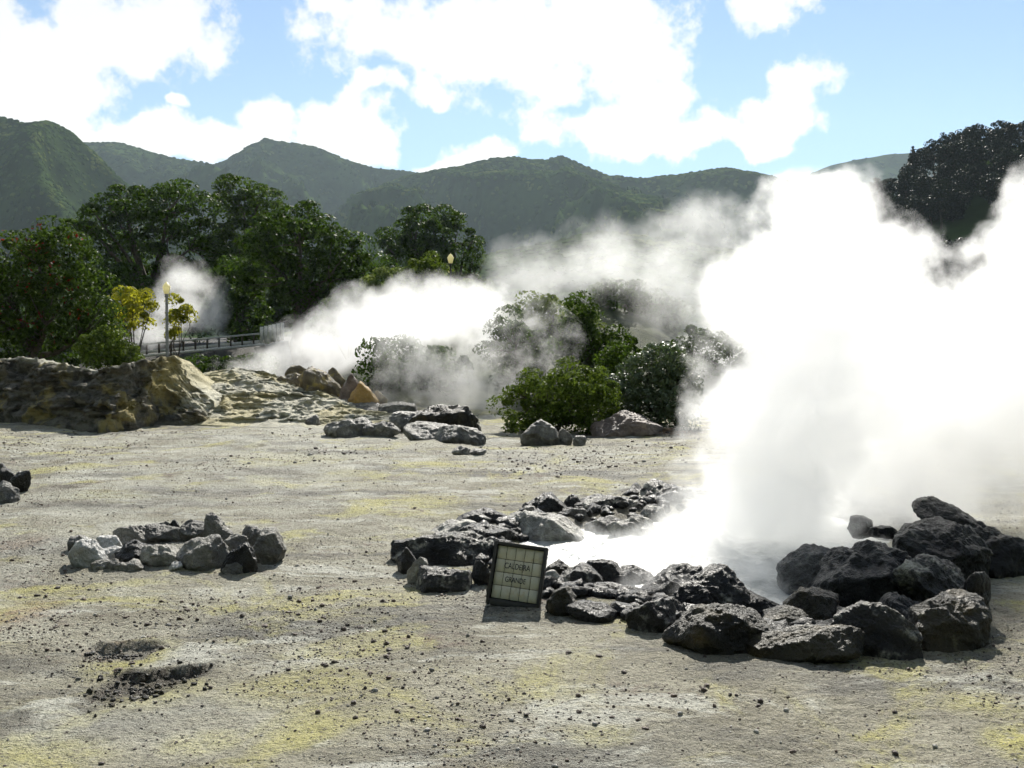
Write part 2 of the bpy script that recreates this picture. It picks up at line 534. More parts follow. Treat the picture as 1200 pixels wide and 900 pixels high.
def ground_z(x, y):
    x = np.asarray(x, float); y = np.asarray(y, float)
    z = .05 * fbm(x * .35, y * .35, 0, 4, 3) + .018 * fbm(x * 2.6, y * 2.6, 0, 4, 9)
    near = sstep(26, 12, y)
    rough = sstep(-.1, .45, fbm(x * .5, y * .5, 0, 3, 77))
    z = z + near * (.008 + .020 * rough) * fbm(x * 14, y * 14, 0, 3, 21, .6)
    z = z + .055 * sstep(9, 22, y) * fbm(x * .9, y * 1.3, 0, 4, 15, .6, True)
    # crusty hummocks in the middle distance
    z = z + .18 * sstep(18, 25, y) * sstep(60, 34, y) * np.maximum(0, fbm(x * .45, y * .5, 0, 4, 41, .6))
    db, lp, _ = pit_shape(x, y)
    z = z - db + .035 * lp
    # the hollow of the pool
    sd = pool_sd(x, y)
    z = z - .30 * sstep(-.1, .9, sd)
    # banks behind: bridge level at the left, a grassy rise in the middle
    b1 = 2.4 * sstep(57, 66, y) * sstep(2, -8, x + .12 * (y - 50))
    b2 = 4.4 * sstep(31, 47, y) * sstep(-11, -3, x) * sstep(13, 4, x)
    b3 = 2.4 * sstep(45, 75, y) * sstep(5, 18, x)
    z = z + np.maximum(np.maximum(b1, b2), b3)
    z = z + 1.2 * sstep(60, 110, y)
    z = z + sstep(50, 200, y) * 1.0 * fbm(x * .03, y * .03, 0, 3, 5)
    return z

def build_ground():
    ys = np.concatenate([np.linspace(-40, 2.4, 24), np.geomspace(2.6, 34, 540), np.geomspace(34.6, 2900, 110)])
    us = np.linspace(-1, 1, 620)
    us = us * (.72 + .28 * us ** 2)
    Y, U = np.meshgrid(ys, us, indexing='ij')
    X = U * (np.maximum(Y, 0) * .95 + 5.0)
    Z = ground_z(X, Y)
    nr, nc = X.shape
    idx = np.arange(nr * nc).reshape(nr, nc)
    q = np.stack([idx[:-1, :-1], idx[:-1, 1:], idx[1:, 1:], idx[1:, :-1]], -1).reshape(-1, 4)
    x, y, z = X.ravel(), Y.ravel(), Z.ravel()
    sulphur = spot(x, y, [(95, 205, 745, 800, .9), (110, 250, 775, 830, .7), (250, 480, 775, 830, .55), (1080, 1200, 800, 850, .6), (1150, 1260, 840, 900, 1.0),
                          (440, 560, 575, 600, .7), (-20, 160, 860, 900, .6), (180, 300, 850, 885, .7), (650, 760, 850, 880, .4), (60, 180, 575, 590, .6),
                          (250, 420, 530, 548, .6), (480, 640, 595, 615, .4), (1120, 1220, 640, 690, .5), (330, 470, 548, 560, .5)], .9)
    rust = spot(x, y, [(100, 175, 752, 768, 1.0), (735, 830, 500, 512, 1.0), (-10, 70, 695, 740, .6), (-10, 60, 625, 650, .5)], .7)
    damp_and_shade = pit_shape(x, y)[2]  # vents: dark soil, plus the shade of the crust edge put into colour
    damp_and_shade = np.maximum(damp_and_shade, .8 * spot(x, y, [(200, 420, 546, 562, 1), (-20, 330, 572, 600, .45), (20, 100, 566, 580, .8), (330, 420, 572, 584, 1), (-20, 90, 640, 690, .55)], .9))
    damp_and_shade = np.maximum(damp_and_shade, .6 * sstep(-.55, -.15, pool_sd(x, y)))
    crust = spot(x, y, [(250, 560, 440, 545, .8), (-60, 260, 500, 530, .7), (0, 160, 600, 640, .3), (0, 130, 820, 880, .6), (420, 900, 520, 545, .45), (-60, 500, 515, 560, .5), (-100, 700, 590, 640, .35), (0, 420, 800, 900, .45)], .9)
    crust = np.maximum(crust, .55 * sstep(.05, .4, pool_sd(x, y)))
    turf = np.maximum(sstep(31, 36, y) * sstep(-14, -8, x) * sstep(16, 10, x), sstep(48, 60, y))
    turf = np.maximum(turf, .8 * sstep(40, 46, y) * (x < 0))
    turf = np.maximum(turf, sstep(32, 37, y) * sstep(5, 8, x))
    o = mesh_obj('ground', np.stack([x, y, z], -1), q, MATS['fumarole_ground'], None, True,
                 {'sulphur': sulphur, 'rust': rust, 'damp_and_shade': damp_and_shade, 'crust': crust, 'turf': turf, 'soil': sstep(37, 41, y) * sstep(-1, -6, x)})
    return tag(o, kind='structure')
build_ground()

# ------------------------------------------------------------------ hills with their woods
def hill(name, prof, D, reach, amp, seed, forest, fl, soil='hill_soil', ulim=(-1.0, 1.0), nx=300, nt=110, gs=140.0, power=1.25, drop=0.0, back=.5):
    px = np.array([p[0] for p in prof], float)
    hz = np.array([at(p[0], p[1], D)[2] for p in prof]) - drop
    xs_p = np.array([at(p[0], p[1], D)[0] for p in prof])
    def H(x):
        return np.interp(x, xs_p, hz) + .012 * D * .35 * fbm(x / 60.0, x * 0, 0, 3, seed + 5) * .25
    def surf(x, t):
        """t: 0 on the crest, 1 at the foot; below 0 on the far side"""
        h = H(x)
        tt = np.clip(t, 0, 1)
        y = D - reach * t + .04 * D * fbm(x / 300.0, x * 0 + 3, 0, 2, seed) * np.clip(t * 4, 0, 1)
        z = h * (1 - tt) ** power
        z = np.where(t < 0, h * (1 - (t / back) ** 2), z)
        wx = x + 70 * fbm(x / 240.0, y / 240.0, 0, 2, seed + 2)
        g = fbm(wx / gs + .55 * y / gs, y / (gs * 2.6), 0, 5, seed + 1, .58, True)
        am = np.minimum(amp, .8 * h)
        z = z + am * np.clip(4 * tt * (1 - tt), 0, 1) * (g - .35) + am * .25 * fbm(x / 70.0, y / 70.0, 0, 3, seed + 9) * np.clip(tt * 5, 0, 1) * np.clip((1 - tt) * 4, 0, 1)
        z = np.minimum(z, h * (1 - 1.45 * tt * reach / D))
        return y, z
    xs = np.linspace(ulim[0] * D, ulim[1] * D, nx)
    ts = np.concatenate([np.linspace(-back, -.02, 8), np.linspace(0, 1.0, nt)])
    T, X = np.meshgrid(ts, xs, indexing='ij')
    Y, Z = surf(X, T)
    idx = np.arange(X.size).reshape(X.shape)
    q = np.stack([idx[1:, :-1], idx[1:, 1:], idx[:-1, 1:], idx[:-1, :-1]], -1).reshape(-1, 4)
    o = mesh_obj(name, np.stack([X.ravel(), Y.ravel(), Z.ravel()], -1), q, MATS[soil], None, True)
    tag(o, kind='structure')
    if forest:
        n, size, mat, conif = forest
        rng = np.random.default_rng(seed)
        x = rng.uniform(ulim[0] * D, ulim[1] * D, n); t = rng.uniform(-.06, 1, n)
        y, z = surf(x, t)
        vis = (np.abs(x / y) < .62)
        x, y, z, t = x[vis], y[vis], z[vis], t[vis]
        s = size * rng.uniform(.7, 1.15, len(x)) * (.85 + .3 * fbm(x / 120., y / 120., 0, 2, seed + 3))
        e = 6.0
        yx, zx = surf(x + e, t); yt_, zt_ = surf(x, t + e / reach)
        ax = np.stack([np.full(len(x), e), yx - y, zx - z], -1); at_ = np.stack([np.zeros(len(x)), yt_ - y, zt_ - z], -1)
        nr = np.cross(at_, ax); nr /= np.linalg.norm(nr, axis=1)[:, None]
        nr = np.where(nr[:, 2:] < 0, -nr, nr)
        wood(fl[0], np.stack([x, y, z], -1), s, mat, fl[1], nr)
    return surf, H

def wood(name, pts, scl, mat, label, nrm):
    o = mesh_obj(name, pts, np.zeros((0, 3), int), mat, None, False, {'size': scl})
    av = o.data.attributes.new('slope', 'FLOAT_VECTOR', 'POINT')
    av.data.foreach_set('vector', np.asarray(nrm, np.float32).ravel())
    tag(o, label, 'woodland', None, 'stuff')
    g = bpy.data.node_groups.new('wood', 'GeometryNodeTree')
    g.interface.new_socket('Geometry', in_out='INPUT', socket_type='NodeSocketGeometry')
    g.interface.new_socket('Geometry', in_out='OUTPUT', socket_type='NodeSocketGeometry')
    t = NT(g)
    gi, go = t.n('NodeGroupInput'), t.n('NodeGroupOutput')
    ico = t.n('GeometryNodeMeshIcoSphere'); ico.inputs['Radius'].default_value = 1.0; ico.inputs['Subdivisions'].default_value = 3
    pos = t.n('GeometryNodeInputPosition').outputs[0]
    vn = t.noise(pos, 1.7, 4, .75)
    d1 = t.math('MULTIPLY_ADD', vn, 1.3, .35)
    sp = t.n('GeometryNodeSetPosition')
    t.val(sp.inputs['Geometry'], ico.outputs[0])
    v = t.vec('SCALE', t.vec('MULTIPLY', pos, (1, 1, .85))); t.val(v.node.inputs['Scale'], d1)
    t.val(sp.inputs['Position'], t.vec('ADD', t.vec('MULTIPLY', v, (1, 1, .45)), (0, 0, .08)))
    iop = t.n('GeometryNodeInstanceOnPoints')
    mp = t.n('GeometryNodeMeshToPoints')
    t.val(mp.inputs[0], gi.outputs[0])
    t.val(iop.inputs['Points'], mp.outputs[0])
    t.val(iop.inputs['Instance'], sp.outputs[0])
    rv = t.n('FunctionNodeRandomValue', data_type='FLOAT_VECTOR'); rv.inputs[0].default_value = (-.25, -.25, 0); rv.inputs[1].default_value = (.25, .25, 6.283)
    sl = t.n('GeometryNodeInputNamedAttribute', data_type='FLOAT_VECTOR'); sl.inputs['Name'].default_value = 'slope'
    al = t.n('FunctionNodeAlignRotationToVector', axis='Z')
    t.val(al.inputs['Rotation'], rv.outputs[0])
    t.val(al.inputs['Vector'], sl.outputs[0])
    t.val(iop.inputs['Rotation'], al.outputs[0])
    na = t.n('GeometryNodeInputNamedAttribute', data_type='FLOAT'); na.inputs['Name'].default_value = 'size'
    r2 = t.n('FunctionNodeRandomValue', data_type='FLOAT_VECTOR'); r2.inputs[0].default_value = (.8, .8, .75); r2.inputs[1].default_value = (1.2, 1.2, 1.25)
    sc = t.vec('SCALE', r2.outputs[0]); t.val(sc.node.inputs['Scale'], na.outputs[0])
    t.val(iop.inputs['Scale'], sc)
    sm = t.n('GeometryNodeSetMaterial'); sm.inputs['Material'].default_value = mat
    t.val(sm.inputs[0], iop.outputs[0]); t.val(go.inputs[0], sm.outputs[0])
    md = o.modifiers.new('wood', 'NODES'); md.node_group = g
    return o

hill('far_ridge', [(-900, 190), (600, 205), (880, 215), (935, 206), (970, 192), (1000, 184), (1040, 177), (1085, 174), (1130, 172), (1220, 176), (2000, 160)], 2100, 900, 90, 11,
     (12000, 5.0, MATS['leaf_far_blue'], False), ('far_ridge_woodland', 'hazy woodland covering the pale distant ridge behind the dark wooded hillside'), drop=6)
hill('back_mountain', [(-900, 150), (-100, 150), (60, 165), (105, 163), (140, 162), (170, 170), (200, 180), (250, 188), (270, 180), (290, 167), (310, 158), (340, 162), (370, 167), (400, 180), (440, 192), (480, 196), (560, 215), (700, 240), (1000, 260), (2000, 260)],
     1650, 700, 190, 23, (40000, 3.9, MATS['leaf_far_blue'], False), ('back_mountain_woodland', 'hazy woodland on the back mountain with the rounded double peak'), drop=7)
hill('middle_mountain', [(-900, 330), (200, 330), (330, 285), (400, 245), (440, 215), (480, 199), (530, 190), (575, 181), (600, 179), (640, 183), (657, 177), (680, 187), (710, 200), (750, 203), (800, 199), (850, 191), (890, 198), (935, 210), (980, 226), (1050, 250), (1300, 300), (2000, 300)],
     1350, 620, 200, 37, (52000, 3.3, MATS['leaf_far'], False), ('middle_mountain_woodland', 'woodland on the long middle mountain with one sharp peak'), drop=6)
hill('near_mountain', [(-1000, 60), (-300, 110), (-60, 128), (0, 131), (30, 139), (58, 136), (75, 144), (100, 167), (130, 198), (165, 225), (220, 262), (300, 310), (400, 340), (600, 360), (2000, 370)],
     900, 430, 120, 51, (42000, 2.6, MATS['leaf_far'], False), ('near_mountain_woodland', 'bright green woodland on the near mountainside above the red flowering tree'), drop=4, ulim=(-.95, .3))
hill('foothill', [(-900, 330), (-100, 320), (200, 300), (420, 300), (560, 290), (640, 275), (700, 262), (760, 268), (830, 280), (900, 290), (1000, 300), (1200, 300), (2000, 300)],
     520, 220, 16, 63, (12000, 2.8, MATS['leaf_far'], False), ('foothill_woodland', 'dark woodland on the low foothill rising behind the drifting grey steam'), drop=4)

def sky_blocking_slope():  # unseen slope behind the camera, added to cut the sky fill
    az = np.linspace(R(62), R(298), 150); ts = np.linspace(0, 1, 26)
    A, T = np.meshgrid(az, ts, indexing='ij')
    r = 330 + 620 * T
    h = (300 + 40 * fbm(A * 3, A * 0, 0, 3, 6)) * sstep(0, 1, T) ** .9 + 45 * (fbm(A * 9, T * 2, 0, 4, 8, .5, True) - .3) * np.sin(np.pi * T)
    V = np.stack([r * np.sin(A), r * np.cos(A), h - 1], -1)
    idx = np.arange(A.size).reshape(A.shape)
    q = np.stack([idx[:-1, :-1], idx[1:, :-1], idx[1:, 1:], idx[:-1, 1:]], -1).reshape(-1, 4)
    tag(mesh_obj('sky_blocking_slope', V.reshape(-1, 3), q, MATS['leaf_far'], None, True), kind='structure')
sky_blocking_slope()

# ------------------------------------------------------------------ clay mound and crusty hummock
def ridge_bank(name, crest, foot, dcrest, dback, seed, amp, crust=None, sulphur=None, nx=260, nt=110, p=.75, rel=False):
    cp = np.array(crest, float); fp = np.array(foot, float)
    pxs = np.linspace(cp[0, 0], cp[-1, 0], nx)
    cyv = np.interp(pxs, cp[:, 0], cp[:, 1]); fy = np.interp(pxs, fp[:, 0], fp[:, 1])
    Ff = np.array([gnd(a, b) for a, b in zip(pxs, fy)])
    dc = Ff[:, 1] + dcrest if rel else np.full(nx, float(dcrest))
    C = np.array([at(a, b, q) for a, b, q in zip(pxs, cyv, dc)])
    ts = np.concatenate([np.linspace(-.08, 1, nt), np.linspace(1.03, 2, 24)])
    T, I = np.meshgrid(ts, np.arange(nx), indexing='ij')
    X0 = C[I, 0]; hz = np.maximum(C[I, 2], .05)
    tf = np.clip(T, 0, 1)
    Y = Ff[I, 1] + (C[I, 1] - Ff[I, 1]) * T
    Y = np.where(T > 1, C[I, 1] + (T - 1) * (dback - C[I, 1]), Y)
    Z = hz * np.where(T <= 1, tf ** p, 1 - (T - 1) ** 1.5 * 1.05) - np.where(T < 0, .25, 0)
    e = np.clip(np.minimum(I, nx - 1 - I) / 12., 0, 1)
    Z = Z * e - (1 - e) * .2
    r = fbm(X0 * .75 + .6 * Z, Y * .8, Z * 1.6, 5, seed, .58, True)
    r2 = fbm(X0 * 2.6, Y * 2.6, Z * 3.0, 4, seed + 3, .6)
    m = np.clip(tf * 5, 0, 1)
    Y = Y - amp * (r - .2) * m - amp * .4 * r2 * m
    Z = Z + amp * .35 * (r - .3) * m * np.clip((1.25 - T) * 4, .25, 1) + .25 * amp * r2 * m
    led = fbm(X0 * .5, Y * .3, Z * 7.0 + 1.5 * r, 3, seed + 11, .6)
    Y = Y - amp * .45 * led * m
    X = X0 + amp * .4 * r2
    idx = np.arange(X.size).reshape(X.shape)
    q = np.stack([idx[:-1, :-1], idx[:-1, 1:], idx[1:, 1:], idx[1:, :-1]], -1).reshape(-1, 4)
    P = pxs[I]
    o = mesh_obj(name, np.stack([X.ravel(), Y.ravel(), Z.ravel()], -1), q, MATS['clay_bank'], None, True,
                 {'crust': crust(P, T).ravel(), 'sulphur': sulphur(P, T).ravel()})
    return tag(o, kind='structure')

ridge_bank('clay_mound', [(-150, 424), (-60, 424), (0, 422), (40, 421), (60, 425), (95, 433), (112, 436), (150, 428), (185, 420), (203, 417), (212, 428), (228, 452), (250, 468), (275, 496)],
           [(-150, 488), (0, 494), (60, 502), (150, 508), (205, 500), (275, 497)], 1.5, 37.0, 7, .46,
           lambda P, T: .85 * sstep(.93, 1.05, T) + .9 * sstep(195, 235, P) * sstep(.2, .6, T), lambda P, T: .45 * sstep(165, 205, P) * sstep(240, 215, P) * sstep(.25, .6, T), p=.8, rel=True)  # paler crest; right end also paled and yellowed as its sunlit face
ridge_bank('crusty_hummock', [(188, 470), (215, 442), (240, 435), (275, 433), (305, 437), (340, 446), (390, 455), (430, 468), (480, 484), (540, 496), (580, 505)],
           [(188, 497), (240, 497), (330, 500), (440, 503), (580, 508)], 35.0, 41.0, 19, .48,
           lambda P, T: .9 + 0 * P, lambda P, T: .45 * sstep(.1, .5, vnoise(P / 28., T * 5, 0, 4)), p=1.0)

# ------------------------------------------------------------------ rocks
_ICO = {}
def ico(sub):
    if sub not in _ICO:
        bm = bmesh.new(); bmesh.ops.create_icosphere(bm, subdivisions=sub, radius=1.0)
        _ICO[sub] = (np.array([v.co[:] for v in bm.verts]), np.array([[v.index for v in f.verts] for f in bm.faces]))
        bm.free()
    return _ICO[sub]

def rock_shape(seed, w, dp, h, sub=5, planes=11, rough=1.0):
    rng = np.random.default_rng(seed)
    D, T = ico(sub)
    # a rounded box, turned, then split along random planes
    e = 3.6
    ang = rng.uniform(-.45, .45, 3)
    Rm = np.array(Matrix.Rotation(ang[0], 3, 'X') @ Matrix.Rotation(ang[1], 3, 'Y') @ Matrix.Rotation(ang[2], 3, 'Z'))
    Q = D @ Rm
    r0 = 1.0 / (np.abs(Q) ** e).sum(1) ** (1 / e)
    N = rng.normal(size=(planes, 3)); N[:, 2] = np.abs(N[:, 2]) * .8; N /= np.linalg.norm(N, axis=1)[:, None]
    off = rng.uniform(.74, 1.05, planes)
    off[:4] = rng.uniform(.56, .74, 4)          # a few big split faces
    N[:3, 2] = np.abs(N[:3, 2]) + .7; N[:3] /= np.linalg.norm(N[:3], axis=1)[:, None]
    dd = D @ N.T
    rr = np.where(dd > .05, off[None, :] / np.maximum(dd, .05), 9)
    k = 52.0
    r = -np.log(np.exp(-k * np.minimum(rr, 3)).sum(1) + np.exp(-k * r0)) / k
    P = D * r[:, None]
    lo, hi = P.min(0), P.max(0)
    P = (P - (lo + hi) / 2) / ((hi - lo) / 2)
    S = np.array([w / 2, dp / 2, h / 2])
    P = P * S
    s = min(w, h, dp)
    f = 1.5 / max(s, .12)
    o = seed * 3.17
    a = s * .105 * rough
    nrm = D / S; nrm /= np.linalg.norm(nrm, axis=1)[:, None]
    wx = .25 / f * fbm(P[:, 0] * f * 2 + o, P[:, 1] * f * 2, P[:, 2] * f * 2, 2, seed + 3)
    disp = a * fbm((P[:, 0] + wx) * f + o, (P[:, 1] + wx) * f, (P[:, 2] - wx) * f * 1.3, 4, seed, .55, True) + a * .6 * fbm(P[:, 0] * f * 4 + o, P[:, 1] * f * 4, P[:, 2] * f * 4, 4, seed + 7, .65)
    P = P + nrm * (disp - a * .2)[:, None]
    return P, T

NROCK = [0]
def rock(x0, x1, yt, yb, mat, label, d=None, depth=.8, group=None, tilt=0.0, sub=5, rough=1.0, name='rock', cat='rock', sink=.25, planes=11):
    NROCK[0] += 1
    seed = 100 + NROCK[0] * 7
    cx = (x0 + x1) / 2
    if d is None:
        b = gnd(cx, yb); d = b[1]
        zb = float(ground_z(np.array([b[0]]), np.array([d]))[0])
        drop = sink
    else:
        b = at(cx, yb, d); zb = b[2]
        drop = .35
    w = (x1 - x0) / F * d
    dp = depth * w
    zt = at(cx, yt, d + dp * .4)[2]
    h = max(zt - zb, .04)
    h2 = h * (1 + drop)
    P, T = rock_shape(seed, w, dp, h2, sub, planes, rough=rough)
    o = mesh_obj(name, P, T, MATS[mat], None, True)
    c = at(cx, yb, d + dp / 2)
    o.location = (c[0], d + dp / 2, zt - h2 / 2)
    q = np.random.default_rng(seed)
    o.rotation_euler = (R(q.uniform(0, 20)), R(tilt + q.uniform(-9, 9)), R(q.uniform(-20, 20)))
    tag(o, label, cat, group)
    return o

GF, GB, GH, GL = 'rocks of the front rim of the pool', 'rocks of the back rim of the pool', 'boulders heaped at the dark end of the pool', 'stones of the small stone ring'
